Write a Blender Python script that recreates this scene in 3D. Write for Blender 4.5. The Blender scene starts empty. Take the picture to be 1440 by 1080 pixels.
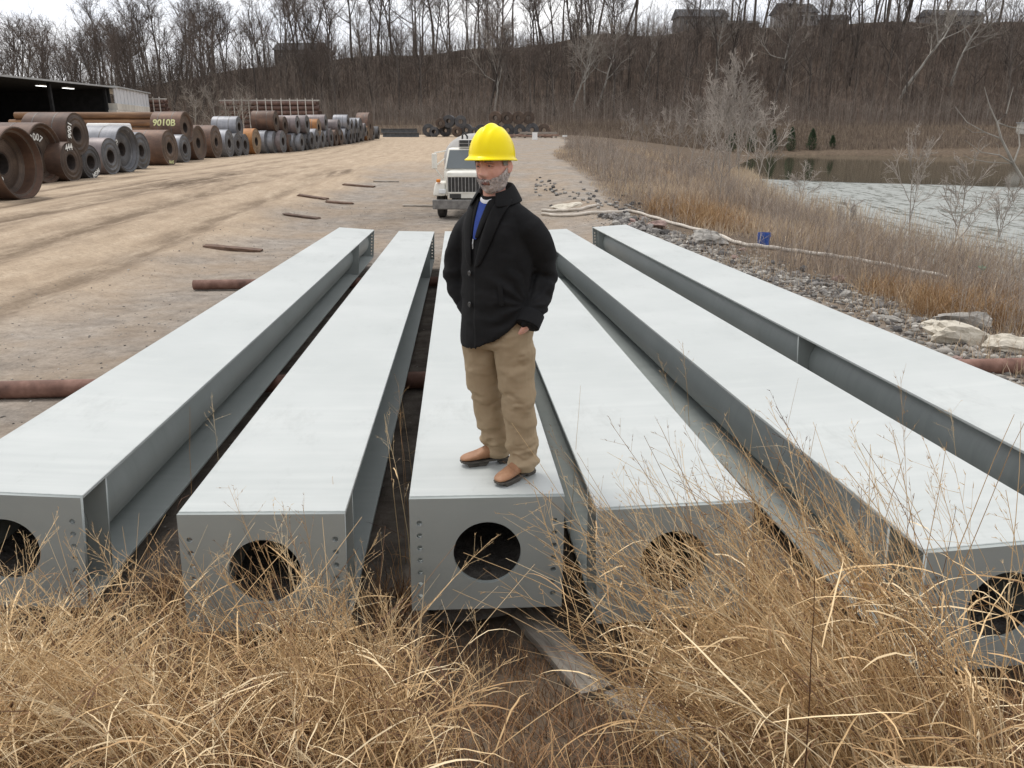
import bpy, bmesh, math, random
import numpy as np
from mathutils import Vector, Matrix, noise as mnoise

random.seed(7)
RNG = np.random.default_rng(11)
SC = bpy.context.scene
COL = SC.collection
PI = math.pi

# ------------------------------------------------------------------ camera
CAM_Z = 2.75
FPX = 1120.0 / 1440.0
PITCH = math.atan(360.0 / 1120.0)
cam_d = bpy.data.cameras.new('camera')
cam_d.sensor_width = 36.0
cam_d.lens = 36.0 * FPX
cam_d.clip_start = 0.05
cam_d.clip_end = 6000.0
cam = bpy.data.objects.new('camera', cam_d)
cam.location = (0, 0, CAM_Z)
cam.rotation_euler = (PI / 2 - PITCH, 0, 0)
COL.objects.link(cam)
SC.camera = cam

# ------------------------------------------------------------------ sky: overcast
SUN_EL, SUN_AZ = math.radians(64), math.radians(315)      # azimuth clockwise from +Y
world = bpy.data.worlds.new('World')
SC.world = world
world.use_nodes = True
nt = world.node_tree
nt.nodes.clear()
out = nt.nodes.new('ShaderNodeOutputWorld')
bg = nt.nodes.new('ShaderNodeBackground')
bg.inputs['Strength'].default_value = 0.1
sky = nt.nodes.new('ShaderNodeTexSky')
sky.sky_type = 'NISHITA'
sky.sun_disc = False
sky.sun_elevation = SUN_EL
sky.sun_rotation = SUN_AZ
tc = nt.nodes.new('ShaderNodeTexCoord')
mp = nt.nodes.new('ShaderNodeMapping')
mp.inputs['Scale'].default_value = (1.6, 1.6, 5.5)
nz = nt.nodes.new('ShaderNodeTexNoise')
nz.inputs['Scale'].default_value = 2.1
nz.inputs['Detail'].default_value = 7
nz.inputs['Roughness'].default_value = 0.55
cr = nt.nodes.new('ShaderNodeValToRGB')
cr.color_ramp.elements[0].position = 0.36
cr.color_ramp.elements[0].color = (7.9, 8.2, 8.9, 1)
cr.color_ramp.elements[1].position = 0.62
cr.color_ramp.elements[1].color = (9.9, 9.8, 9.8, 1)
mx = nt.nodes.new('ShaderNodeMix')
mx.data_type = 'RGBA'
mx.inputs[0].default_value = 0.95
nt.links.new(tc.outputs['Generated'], mp.inputs['Vector'])
nt.links.new(mp.outputs[0], nz.inputs['Vector'])
nt.links.new(nz.outputs['Fac'], cr.inputs['Fac'])
nt.links.new(sky.outputs[0], mx.inputs[6])
nt.links.new(cr.outputs[0], mx.inputs[7])
nt.links.new(mx.outputs[2], bg.inputs['Color'])
nt.links.new(bg.outputs[0], out.inputs['Surface'])

# ------------------------------------------------------------------ sun behind cloud
sun_d = bpy.data.lights.new('sun', 'SUN')
sun_d.energy = 1.5
sun_d.angle = math.radians(15)
sun_d.color = (1.0, 0.965, 0.91)
sun = bpy.data.objects.new('sun', sun_d)
sdir = Vector((math.sin(SUN_AZ) * math.cos(SUN_EL), math.cos(SUN_AZ) * math.cos(SUN_EL), math.sin(SUN_EL)))
sun.rotation_euler = sdir.to_track_quat('Z', 'Y').to_euler()
sun.location = (0, 0, 60)
COL.objects.link(sun)

vs = SC.view_settings
vs.view_transform = 'Standard'
vs.look = 'None'
vs.exposure = 0.38
vs.gamma = 1.0
vs.use_curve_mapping = False
SC.cycles.max_bounces = 6
SC.cycles.diffuse_bounces = 3
SC.cycles.glossy_bounces = 3
SC.cycles.transmission_bounces = 4

# ------------------------------------------------------------------ helpers
def sstep(a, b, t):
    u = np.clip((np.asarray(t, float) - a) / (b - a), 0, 1)
    return u * u * (3 - 2 * u)

def tag(o, label=None, cat=None, group=None, kind=None):
    if label: o['label'] = label
    if cat: o['category'] = cat
    if group: o['group'] = group
    if kind: o['kind'] = kind
    return o

def empty(name, loc=(0, 0, 0), rz=0.0, label=None, cat=None, group=None):
    o = bpy.data.objects.new(name, None)
    o.empty_display_size = 0.2
    COL.objects.link(o)
    o.location = loc
    o.rotation_euler = (0, 0, rz)
    return tag(o, label, cat, group)

def link(name, mesh, parent=None, m=None, smooth=False):
    if m is not None:
        mesh.materials.clear()
        for q in (m if isinstance(m, (list, tuple)) else [m]):
            mesh.materials.append(q)
    if smooth:
        mesh.polygons.foreach_set('use_smooth', np.ones(len(mesh.polygons), bool))
    o = bpy.data.objects.new(name, mesh)
    COL.objects.link(o)
    if parent is not None:
        o.parent = parent
    return o

def np_mesh(name, V, F):
    """V (n,3); F (m,k) with equal k, or list of such arrays"""
    me = bpy.data.meshes.new(name)
    Fs = F if isinstance(F, list) else [F]
    Fs = [np.asarray(f, np.int32) for f in Fs if len(f)]
    V = np.asarray(V, np.float32)
    me.vertices.add(len(V))
    me.vertices.foreach_set('co', V.ravel())
    nl = sum(f.size for f in Fs)
    me.loops.add(nl)
    me.loops.foreach_set('vertex_index', np.concatenate([f.ravel() for f in Fs]))
    npoly = sum(len(f) for f in Fs)
    me.polygons.add(npoly)
    ls, off = [], 0
    for f in Fs:
        k = f.shape[1]
        ls.append(off + np.arange(len(f)) * k)
        off += f.size
    me.polygons.foreach_set('loop_start', np.concatenate(ls).astype(np.int32))
    me.update(calc_edges=True)
    return me

def add_attr(me, name, vals):
    a = me.attributes.new(name, 'FLOAT', 'POINT')
    a.data.foreach_set('value', np.asarray(vals, np.float32))

def copy_tree(o, parent=None):
    c = o.copy()
    COL.objects.link(c)
    c.parent = parent
    for ch in [q for q in o.children]:
        copy_tree(ch, c)
    return c

class MB:
    """small mesh collector"""
    def __init__(s): s.v = []; s.f = []
    def add(s, V, F):
        n = len(s.v)
        s.v += [tuple(p) for p in V]
        s.f += [tuple(i + n for i in f) for f in F]
        return s
    def box(s, x0, x1, y0, y1, z0, z1):
        V = [(x0, y0, z0), (x1, y0, z0), (x1, y1, z0), (x0, y1, z0), (x0, y0, z1), (x1, y0, z1), (x1, y1, z1), (x0, y1, z1)]
        return s.add(V, [(0, 3, 2, 1), (4, 5, 6, 7), (0, 1, 5, 4), (1, 2, 6, 5), (2, 3, 7, 6), (3, 0, 4, 7)])
    def hull8(s, lo, hi):
        return s.add(list(lo) + list(hi), [(0, 3, 2, 1), (4, 5, 6, 7), (0, 1, 5, 4), (1, 2, 6, 5), (2, 3, 7, 6), (3, 0, 4, 7)])
    def tube(s, pts, rad, n=10, cap=True):
        pts = [Vector(p) for p in pts]
        rs = rad if isinstance(rad, (list, tuple)) else [rad] * len(pts)
        V, F = [], []
        up = Vector((0, 0, 1))
        for i, p in enumerate(pts):
            d = (pts[min(i + 1, len(pts) - 1)] - pts[max(i - 1, 0)]).normalized()
            a = d.cross(up if abs(d.z) < 0.95 else Vector((1, 0, 0))).normalized()
            b = a.cross(d)
            for k in range(n):
                t = 2 * PI * k / n
                V.append(p + (a * math.cos(t) + b * math.sin(t)) * rs[i])
        for i in range(len(pts) - 1):
            for k in range(n):
                k2 = (k + 1) % n
                F.append((i * n + k, i * n + k2, (i + 1) * n + k2, (i + 1) * n + k))
        if cap:
            F.append(tuple(range(n))[::-1])
            F.append(tuple((len(pts) - 1) * n + k for k in range(n)))
        return s.add(V, F)
    def lathe(s, prof, n=32, axis='x', closed=True):
        """prof: list (a, r) along axis; closed ring profile"""
        V, F = [], []
        m = len(prof)
        for k in range(n):
            t = 2 * PI * k / n
            for a, r in prof:
                c, q = r * math.cos(t), r * math.sin(t)
                V.append({'x': (a, c, q), 'y': (q, a, c), 'z': (c, q, a)}[axis])
        for k in range(n):
            k2 = (k + 1) % n
            for i in range(m if closed else m - 1):
                j = (i + 1) % m
                F.append((k * m + i, k * m + j, k2 * m + j, k2 * m + i))
        return s.add(V, F)
    def mesh(s, name, bevel=0.0, seg=1):
        me = bpy.data.meshes.new(name)
        me.from_pydata([tuple(p) for p in s.v], [], s.f)
        bm = bmesh.new()
        bm.from_mesh(me)
        bmesh.ops.recalc_face_normals(bm, faces=bm.faces)
        if bevel > 0:
            bmesh.ops.bevel(bm, geom=[e for e in bm.edges if e.is_manifold and e.calc_face_angle(0) > 0.6],
                            offset=bevel, segments=seg, affect='EDGES', profile=0.5)
        bm.to_mesh(me)
        bm.free()
        return me
    def build(s, name, m, parent=None, bevel=0.0, seg=1, smooth=False):
        o = link(name, s.mesh(name, bevel, seg), parent, m)
        if smooth:
            smooth_angle(o.data)
        return o

def smooth_angle(me, ang=0.7):
    me.polygons.foreach_set('use_smooth', np.ones(len(me.polygons), bool))
    bm = bmesh.new(); bm.from_mesh(me)
    for e in bm.edges:
        e.smooth = not (e.is_manifold and e.calc_face_angle(0) > ang)
    bm.to_mesh(me); bm.free()

def plate_mesh(name, loops, th):
    """flat plate with real holes in the XZ plane; loops: first the outline, then holes; thickness along y"""
    cu = bpy.data.curves.new(name, 'CURVE')
    cu.dimensions = '2D'
    cu.fill_mode = 'BOTH'
    cu.extrude = th / 2
    for lp in loops:
        sp = cu.splines.new('POLY')
        sp.points.add(len(lp) - 1)
        for i, (a, b) in enumerate(lp):
            sp.points[i].co = (a, b, 0, 1)
        sp.use_cyclic_u = True
    o = bpy.data.objects.new(name, cu)
    COL.objects.link(o)
    me = bpy.data.meshes.new_from_object(o)
    bpy.data.objects.remove(o)
    bpy.data.curves.remove(cu)
    me.transform(Matrix.Rotation(PI / 2, 4, 'X'))
    me.name = name
    return me

def circ(cx, cz, r, n=24):
    return [(cx + r * math.cos(2 * PI * k / n), cz + r * math.sin(2 * PI * k / n)) for k in range(n)]

def text_mesh(txt, size, th=0.004, jitter=0.0):
    cu = bpy.data.curves.new('writing', 'FONT')
    cu.body = txt
    cu.size = size
    cu.extrude = th
    cu.offset = 0.010 * size / 0.4
    cu.align_x = 'CENTER'
    cu.align_y = 'CENTER'
    cu.resolution_u = 3
    o = bpy.data.objects.new('writing', cu)
    COL.objects.link(o)
    me = bpy.data.meshes.new_from_object(o)
    bpy.data.objects.remove(o)
    bpy.data.curves.remove(cu)
    if jitter:
        n = len(me.vertices)
        co = np.empty(n * 3, np.float32); me.vertices.foreach_get('co', co)
        co = co.reshape(-1, 3)
        co[:, 1] += jitter * np.sin(co[:, 0] * 9 / size * 0.4 + 1.3)
        co[:, 0] += jitter * 0.7 * np.sin(co[:, 1] * 11 / size * 0.4)
        me.vertices.foreach_set('co', co.ravel())
    return me

# ------------------------------------------------------------------ materials
def nodes_of(name):
    m = bpy.data.materials.new(name)
    m.use_nodes = True
    return m, m.node_tree, m.node_tree.nodes['Principled BSDF']

def N(t, kind, **kw):
    n = t.nodes.new('ShaderNode' + kind)
    for k, v in kw.items():
        if k in n.inputs:
            n.inputs[k].default_value = v
        else:
            setattr(n, k, v)
    return n

def noise(t, vec, scale, detail=5, rough=0.6):
    n = N(t, 'TexNoise', Scale=scale, Detail=detail, Roughness=rough)
    if vec is not None:
        t.links.new(vec, n.inputs['Vector'])
    return n.outputs['Fac']

def ramp(t, fac, stops):
    r = N(t, 'ValToRGB')
    e = r.color_ramp.elements
    while len(e) < len(stops):
        e.new(0.5)
    for i, (p, c) in enumerate(stops):
        e[i].position = p
        e[i].color = (*c, 1) if len(c) == 3 else c
    t.links.new(fac, r.inputs['Fac'])
    return r.outputs['Color']

def mixc(t, fac, a, b, mode='MIX'):
    n = N(t, 'Mix', data_type='RGBA', blend_type=mode)
    for s, v in ((0, fac), (6, a), (7, b)):
        if hasattr(v, 'type') and hasattr(v, 'node'):
            t.links.new(v, n.inputs[s])
        elif s == 0:
            n.inputs[0].default_value = v
        else:
            n.inputs[s].default_value = (*v, 1)
    return n.outputs[2]

def math_n(t, op, a, b=None):
    n = N(t, 'Math', operation=op)
    for i, v in enumerate((a, b)):
        if v is None: continue
        if hasattr(v, 'node'): t.links.new(v, n.inputs[i])
        else: n.inputs[i].default_value = v
    return n.outputs[0]

def coords(t, kind='Object', scale=(1, 1, 1)):
    c = N(t, 'TexCoord').outputs[kind]
    m = N(t, 'Mapping')
    m.inputs['Scale'].default_value = scale
    t.links.new(c, m.inputs['Vector'])
    return m.outputs[0]

def bump(t, b, h, strength=0.3, dist=0.02):
    n = N(t, 'Bump', Strength=strength, Distance=dist)
    t.links.new(h, n.inputs['Height'])
    t.links.new(n.outputs[0], b.inputs['Normal'])

def pmat(name, stops, scale=4.0, rough=0.7, metal=0.0, bmp=0.2, bscale=None, bdist=0.01, stretch=(1, 1, 1), rnd=0.0, spec=0.5, detail=6):
    """noise-coloured material; rnd = per-object brightness variation"""
    m, t, b = nodes_of(name)
    v = coords(t, 'Object', stretch)
    f = noise(t, v, scale, detail, 0.62)
    c = ramp(t, f, stops)
    if rnd:
        oi = N(t, 'ObjectInfo').outputs['Random']
        k = math_n(t, 'ADD', math_n(t, 'MULTIPLY', oi, rnd), 1 - rnd / 2)
        h = N(t, 'HueSaturation')
        t.links.new(k, h.inputs['Value'])
        t.links.new(c, h.inputs['Color'])
        c = h.outputs[0]
    t.links.new(c, b.inputs['Base Color'])
    b.inputs['Roughness'].default_value = rough
    b.inputs['Metallic'].default_value = metal
    b.inputs['Specular IOR Level'].default_value = spec
    if bmp:
        bump(t, b, noise(t, v, bscale or scale * 6, 6, 0.65), bmp, bdist)
    return m

def attr_mat(name, stops, attr='rnd', rough=0.8, trans=0.0, spec=0.2, nscale=0, namt=0.25):
    m, t, b = nodes_of(name)
    a = N(t, 'Attribute', attribute_name=attr)
    c = ramp(t, a.outputs['Fac'], stops)
    if nscale:
        f = noise(t, coords(t), nscale, 3)
        c = mixc(t, namt, c, ramp(t, f, [(0.35, (0.2, 0.2, 0.2)), (0.65, (1, 1, 1))]), 'MULTIPLY')
    t.links.new(c, b.inputs['Base Color'])
    b.inputs['Roughness'].default_value = rough
    b.inputs['Specular IOR Level'].default_value = spec
    return m
# ------------------------------------------------------------------ terrain
HX = [-900, -260, -160, -115, -60, 0, 60, 200, 420, 900]
HZ = [3, 4, 7, 11, 20, 24, 29, 31.5, 31, 20]
SY = [0, 10, 27, 52, 72, 90, 110, 130, 150]
SX = [16, 17, 17.4, 17.2, 20.6, 26, 33, 41, 50]

def vnoise(x, y, s, seed=0):
    """cheap smooth noise, sums of sines"""
    x = np.asarray(x, float) / s; y = np.asarray(y, float) / s
    r = np.random.default_rng(seed)
    o = 0
    for k in range(7):
        a = r.uniform(0, 2 * PI); f = r.uniform(0.6, 1.9); p = r.uniform(0, 2 * PI)
        o = o + np.sin((x * math.cos(a) + y * math.sin(a)) * f * 2 + p + 0.8 * np.sin(x * f * .7 - y * .9 + p * 2)) / (f + .4)
    return o / 4.0

def road_z(y):
    return 0.65 + 0.0143 * np.clip(np.asarray(y, float) - 70, 0, 66)

def ground(x, y):
    x = np.asarray(x, float); y = np.asarray(y, float)
    rz = road_z(y)
    lot = -0.02 - 0.0295 * (np.clip(y, 3.4, 19.5) - 4)
    lot = lot + (rz - lot) * sstep(27, 62, y)
    wl = sstep(-6.5, -13.5, x + 0.6 * vnoise(x, y, 9, 3)) if True else 0
    z = lot + (rz - lot) * wl
    z = z + 0.36 * np.clip(3.35 - y, 0, 45) * (1 - sstep(7, 14, np.abs(x)) * .3)  # bank carried on upward behind the camera, an invented rise blocking low sky light
    # right: rubble berm, then down to the water
    xb = 5.6 - 0.085 * np.clip(y, 0, 60) + 1.7 * sstep(26, 60, y) + 3.5 * sstep(66, 105, y)
    berm = 0.22 * np.exp(-((x - xb) / 1.1) ** 2) * sstep(2, 6, y) * (1 - sstep(40, 60, y))
    z = z + berm
    xs = np.interp(y, SY, SX)
    far = sstep(150, 162, y - 0.03 * x * 0 + 0 * x)
    low = sstep(0, 1, (x - (xb + 1.2)) / (xs + 1.2 - (xb + 1.2)))
    wet = np.where(x > xs - 1, -2.35 - 1.0 * sstep(0, 8, x - xs), -2.2)
    # far shore
    ysh = np.interp(x, [20, 46, 86, 160, 400], [153, 156, 142, 134, 130])
    k = sstep(-2.5, 1.5, y - ysh)
    zr = z + (wet - z) * low
    zr = zr * (1 - k) + k * (-1.5 + 2.0 * sstep(1, 14, y - ysh))
    z = np.where(x > xb, zr, z)
    lev = sstep(157, 164, y)
    z = z + (3.3 - z) * lev
    h = np.interp(x, HX, HZ)
    t = np.clip((y - 170 - 4 * vnoise(x, y * 0, 30, 5)) / 66, 0, 1)
    z = z + (h - 3.3) * (t ** 1.1 * (1.6 - 0.6 * t)) * (y > 160)
    z = z + vnoise(x, y, 11, 8) * 1.3 * sstep(172, 200, y)
    z = z + 0.02 * vnoise(x, y, 1.1, 1) * sstep(3, 4, y) + 0.05 * vnoise(x, y, 5, 2) * sstep(9, 25, np.hypot(x, y))
    # wheel ruts on the road
    u = x + 0.055 * y + 0.8 * np.sin(y / 17.0)
    for c, w in ((-10.6, .3), (-12.4, .3), (-9.0, .25), (-7.2, .25)):
        z = z - 0.05 * np.exp(-((u - c) / w) ** 2) * sstep(8, 14, y) * (1 - sstep(90, 120, y))
    return z

CAMP = np.array([0, 0, CAM_Z])
def px_ray(px, py):
    a, b = (px - 720) / 1120.0, (540 - py) / 1120.0
    c, s = math.cos(PITCH), math.sin(PITCH)
    return np.array([a, c + b * s, -s + b * c])

def site(px, py, far=400):
    """ground point seen in that direction from where the photographer stood"""
    r = px_ray(px, py)
    t = np.concatenate([np.linspace(2, 60, 2400), np.linspace(60, far, 3000)])
    P = CAMP + t[:, None] * r
    below = P[:, 2] < ground(P[:, 0], P[:, 1])
    i = int(np.argmax(below)) if below.any() else len(t) - 1
    p = P[i]
    return Vector((p[0], p[1], float(ground(p[0], p[1]))))

def at_dist(px, py, Y):
    r = px_ray(px, py)
    return Vector(CAMP + r * Y / r[1])

def gz(x, y): return float(ground(x, y))

def axis_pts(parts):
    o = []
    for a, b, n in parts:
        o.append(np.linspace(a, b, n, endpoint=False))
    o.append([parts[-1][1]])
    return np.concatenate(o)

gx = axis_pts([(-1600, -300, 10), (-300, -60, 60), (-60, -22, 76), (-22, 24, 300), (24, 60, 60), (60, 300, 60), (300, 1600, 10)])
gy = axis_pts([(-300, -6, 12), (-6, 2, 16), (2, 26, 300), (26, 60, 140), (60, 130, 110), (130, 260, 100), (260, 420, 20), (420, 3000, 12)])
X, Y = np.meshgrid(gx, gy)
nx, ny = len(gx), len(gy)
V = np.stack([X, Y, ground(X, Y)], -1).reshape(-1, 3)
ii = (np.arange(ny - 1)[:, None] * nx + np.arange(nx - 1)[None, :]).ravel()
Fq = np.stack([ii, ii + 1, ii + nx + 1, ii + nx], -1)
gme = np_mesh('ground', V, Fq)
gme.polygons.foreach_set('use_smooth', np.ones(len(gme.polygons), bool))
x, y = V[:, 0], V[:, 1]
w = vnoise(x, y, 4, 21) * 1.0 + vnoise(x, y, 1.3, 22) * .5
u = x + 0.055 * y + 0.8 * np.sin(y / 17.0)
# zones of material: the bare sandy haul road, the black soil of the weeds and wood
sand = sstep(-6.9, -9.3, x + w * 1.2 - .05 * np.clip(18 - y, 0, 12))
sand = np.where(y > 46, np.maximum(sand, sstep(44, 58, y + 4 * w) * (1 - sstep(-5.5, -1.5, x + w * 1.5 - .04 * np.clip(y - 60, 0, 60)))), sand)
sand = sand * (1 - sstep(146, 152, y + w * 2))
xb = 5.6 - 0.085 * np.clip(y, 0, 60) + 1.7 * sstep(26, 60, y) + 3.5 * sstep(66, 105, y)
weed = sstep(0.6, 2.2, x - xb + w * .7)
weed = np.maximum(weed, sstep(146, 154, y + w * 2))
weed = np.maximum(weed, 1 - sstep(3.2, 4.6, y + w * .4))
wood = sstep(166, 172, y)
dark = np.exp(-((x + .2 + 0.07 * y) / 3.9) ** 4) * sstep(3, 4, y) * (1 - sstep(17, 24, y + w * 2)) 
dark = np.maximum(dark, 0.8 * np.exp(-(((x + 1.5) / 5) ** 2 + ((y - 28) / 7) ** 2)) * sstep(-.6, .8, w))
rut = 0
for c_, wd in ((-10.6, .45), (-12.4, .4), (-9.0, .35), (-7.2, .3), (-14.2, .3)):
    rut = rut + np.exp(-((u - c_ + .15 * w) / wd) ** 2)
rut = np.clip(rut, 0, 1) * sstep(-.5, .9, vnoise(x * .35, y * .12, 4, 31)) * (1 - sstep(90, 120, y))
mud = np.exp(-(((x + 13.6) / 1.3) ** 2 + ((y - 35) / 7.5) ** 2)) * sstep(-.45, .3, vnoise(x, y * .3, 1.5, 33)) + .7 * np.exp(-(((x + 9.3) / 1.2) ** 2 + ((y - 47) / 9) ** 2)) * sstep(-.2, .5, vnoise(x, y * .3, 1.2, 35))
rut = np.clip(np.maximum(rut * 1.0, mud * 1.5), 0, 1)
for nme, val in (('sand', sand), ('weed', weed), ('wood', wood), ('dark', dark), ('rut', rut)):
    add_attr(gme, nme, val)

def ground_material():
    m, t, b = nodes_of('yard_ground')
    v = coords(t, 'Object')
    A = lambda n: N(t, 'Attribute', attribute_name=n).outputs['Fac']
    big = noise(t, v, 0.35, 6, 0.6)
    mid = noise(t, v, 2.2, 8, 0.7)
    fine = noise(t, v, 24, 6, 0.75)
    vs_ = coords(t, 'Object', (1.0, 0.13, 1.0))
    strk = noise(t, vs_, 2.6, 9, 0.74)
    gravel = ramp(t, mid, [(0.30, (0.195, 0.17, 0.146)), (0.5, (0.285, 0.252, 0.218)), (0.72, (0.38, 0.342, 0.30))])
    gravel = mixc(t, 0.6, gravel, ramp(t, fine, [(0.30, (0.5, 0.48, 0.46)), (0.52, (0.95, 0.93, 0.9)), (0.72, (1.35, 1.32, 1.28))]), 'MULTIPLY')
    gravel = mixc(t, ramp(t, big, [(0.42, (0, 0, 0)), (0.62, (1, 1, 1))]), gravel, mixc(t, 0.5, gravel, (0.30, 0.22, 0.145)))
    sandc = ramp(t, strk, [(0.28, (0.305, 0.235, 0.168)), (0.5, (0.41, 0.325, 0.238)), (0.74, (0.50, 0.41, 0.312))])
    sandc = mixc(t, 0.5, sandc, ramp(t, noise(t, v, 1.1, 8, 0.72), [(0.3, (0.72, 0.70, 0.68)), (0.7, (1.16, 1.15, 1.14))]), 'MULTIPLY')
    sandc = mixc(t, 0.5, sandc, ramp(t, fine, [(0.3, (0.6, 0.58, 0.55)), (0.7, (1.28, 1.26, 1.23))]), 'MULTIPLY')
    chip = noise(t, v, 7, 6, 0.8)
    c = mixc(t, A('sand'), gravel, sandc)
    c = mixc(t, 0.55, c, ramp(t, chip, [(0.32, (0.62, 0.60, 0.58)), (0.5, (1.0, 1.0, 1.0)), (0.70, (1.22, 1.21, 1.2))]), 'MULTIPLY')
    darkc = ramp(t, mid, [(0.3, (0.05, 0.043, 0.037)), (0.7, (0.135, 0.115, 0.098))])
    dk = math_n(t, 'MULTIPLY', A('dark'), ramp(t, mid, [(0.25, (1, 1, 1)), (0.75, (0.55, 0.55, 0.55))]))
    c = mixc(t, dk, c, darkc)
    rt = math_n(t, 'MULTIPLY', A('rut'), ramp(t, strk, [(0.42, (1, 1, 1)), (0.66, (0.08, 0.08, 0.08))]))
    c = mixc(t, rt, c, (0.10, 0.07, 0.047))
    weedc = ramp(t, mid, [(0.28, (0.05, 0.036, 0.027)), (0.5, (0.115, 0.085, 0.06)), (0.75, (0.20, 0.152, 0.105))])
    c = mixc(t, A('weed'), c, weedc)
    woodc = ramp(t, noise(t, v, 0.45, 8, 0.7), [(0.3, (0.055, 0.039, 0.03)), (0.55, (0.105, 0.076, 0.058)), (0.75, (0.16, 0.118, 0.09))])
    c = mixc(t, A('wood'), c, woodc)
    t.links.new(c, b.inputs['Base Color'])
    b.inputs['Roughness'].default_value = 0.95
    b.inputs['Specular IOR Level'].default_value = 0.15
    h = math_n(t, 'ADD', fine, math_n(t, 'MULTIPLY', mid, 1.5))
    bump(t, b, h, 0.55, 0.03)
    return m
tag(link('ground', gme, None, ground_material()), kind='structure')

# ------------------------------------------------------------------ pond
def water_material():
    m, t, b = nodes_of('pond_water')
    v = coords(t, 'Object')
    # wind-ruffled near half with pale flecks; still far half.  line from (24,84) to (40,58)
    sep = N(t, 'SeparateXYZ'); t.links.new(v, sep.inputs[0])
    d = math_n(t, 'ADD', math_n(t, 'MULTIPLY', sep.outputs[0], 0.62), sep.outputs[1])
    wob = math_n(t, 'MULTIPLY', noise(t, v, 0.12, 3), 8.0)
    d = math_n(t, 'ADD', d, wob)
    mask = ramp(t, math_n(t, 'MULTIPLY', d, 0.01), [(0.988, (1, 1, 1)), (1.0, (0, 0, 0))])
    mask.node.color_ramp.elements[0].position = 0.97
    fl = noise(t, coords(t, 'Object', (1.0, 0.2, 1)), 2.2, 8, 0.82)
    flk = ramp(t, fl, [(0.43, (0, 0, 0)), (0.49, (1, 1, 1))])
    pale_flk = math_n(t, 'MULTIPLY', mask, flk)
    c = mixc(t, pale_flk, (0.05, 0.05, 0.032), (0.30, 0.31, 0.29))
    t.links.new(c, b.inputs['Base Color'])
    r = math_n(t, 'ADD', math_n(t, 'MULTIPLY', mask, 0.45), 0.06)
    t.links.new(r, b.inputs['Roughness'])
    b.inputs['IOR'].default_value = 1.33
    t.links.new(math_n(t, 'SUBTRACT', 0.5, math_n(t, 'MULTIPLY', mask, 0.25)), b.inputs['Specular IOR Level'])
    rip = noise(t, coords(t, 'Object', (1, 0.4, 1)), 3.0, 4, 0.6)
    bn = N(t, 'Bump', Distance=0.05)
    t.links.new(math_n(t, 'ADD', math_n(t, 'MULTIPLY', mask, 0.5), 0.025), bn.inputs['Strength'])
    t.links.new(rip, bn.inputs['Height'])
    t.links.new(bn.outputs[0], b.inputs['Normal'])
    return m
wv = [(14, -4, -2.0), (500, -4, -2.0), (500, 162, -2.0), (14, 162, -2.0)]
wme = bpy.data.meshes.new('pond_water'); wme.from_pydata(wv, [], [(0, 1, 2, 3)])
tag(link('pond_water', wme, None, water_material()), kind='structure')
# ------------------------------------------------------------------ steel beams
def beam_material(name, lo, mid, hi):
    m, t, b = nodes_of(name)
    v = coords(t, 'Object')
    st = noise(t, coords(t, 'Object', (0.55, 9.0, 1.0)), 1.5, 7, 0.6)
    big = noise(t, v, 0.9, 4)
    c = ramp(t, st, [(0.3, lo), (0.5, mid), (0.72, hi)])
    c = mixc(t, 0.55, c, ramp(t, big, [(0.3, (0.84, 0.85, 0.84)), (0.7, (1.08, 1.07, 1.06))]), 'MULTIPLY')
    stn = noise(t, coords(t, 'Object', (1.0, 0.35, 1.0)), 1.6, 8, 0.78)
    c = mixc(t, 0.6, c, ramp(t, stn, [(0.34, (0.80, 0.80, 0.79)), (0.46, (1, 1, 1)), (0.62, (1.0, 1.0, 1.0)), (0.72, (1.07, 1.07, 1.06))]), 'MULTIPLY')
    sp = noise(t, v, 14, 4, 0.7)
    c = mixc(t, ramp(t, sp, [(0.70, (0, 0, 0)), (0.76, (0.7, 0.7, 0.7))]), c, (0.28, 0.27, 0.25))
    t.links.new(c, b.inputs['Base Color'])
    t.links.new(ramp(t, st, [(0.3, (0.36, 0.36, 0.36)), (0.7, (0.52, 0.52, 0.52))]), b.inputs['Roughness'])
    bump(t, b, noise(t, coords(t, 'Object', (0.5, 3, 1)), 2.0, 4), 0.05, 0.02)
    return m
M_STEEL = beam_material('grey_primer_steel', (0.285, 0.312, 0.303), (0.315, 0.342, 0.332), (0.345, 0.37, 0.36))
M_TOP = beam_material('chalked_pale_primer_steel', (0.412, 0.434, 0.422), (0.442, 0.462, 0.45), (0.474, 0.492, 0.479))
M_DUST = pmat('dusty_steel', [(0.3, (0.22, 0.235, 0.225)), (0.7, (0.36, 0.365, 0.35))], 3.0, 0.7, 0, 0.12)
M_MUD = pmat('dried_mud', [(0.3, (0.06, 0.055, 0.05)), (0.7, (0.16, 0.145, 0.13))], 9.0, 0.95, 0, 0.9, 14, 0.05)

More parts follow.
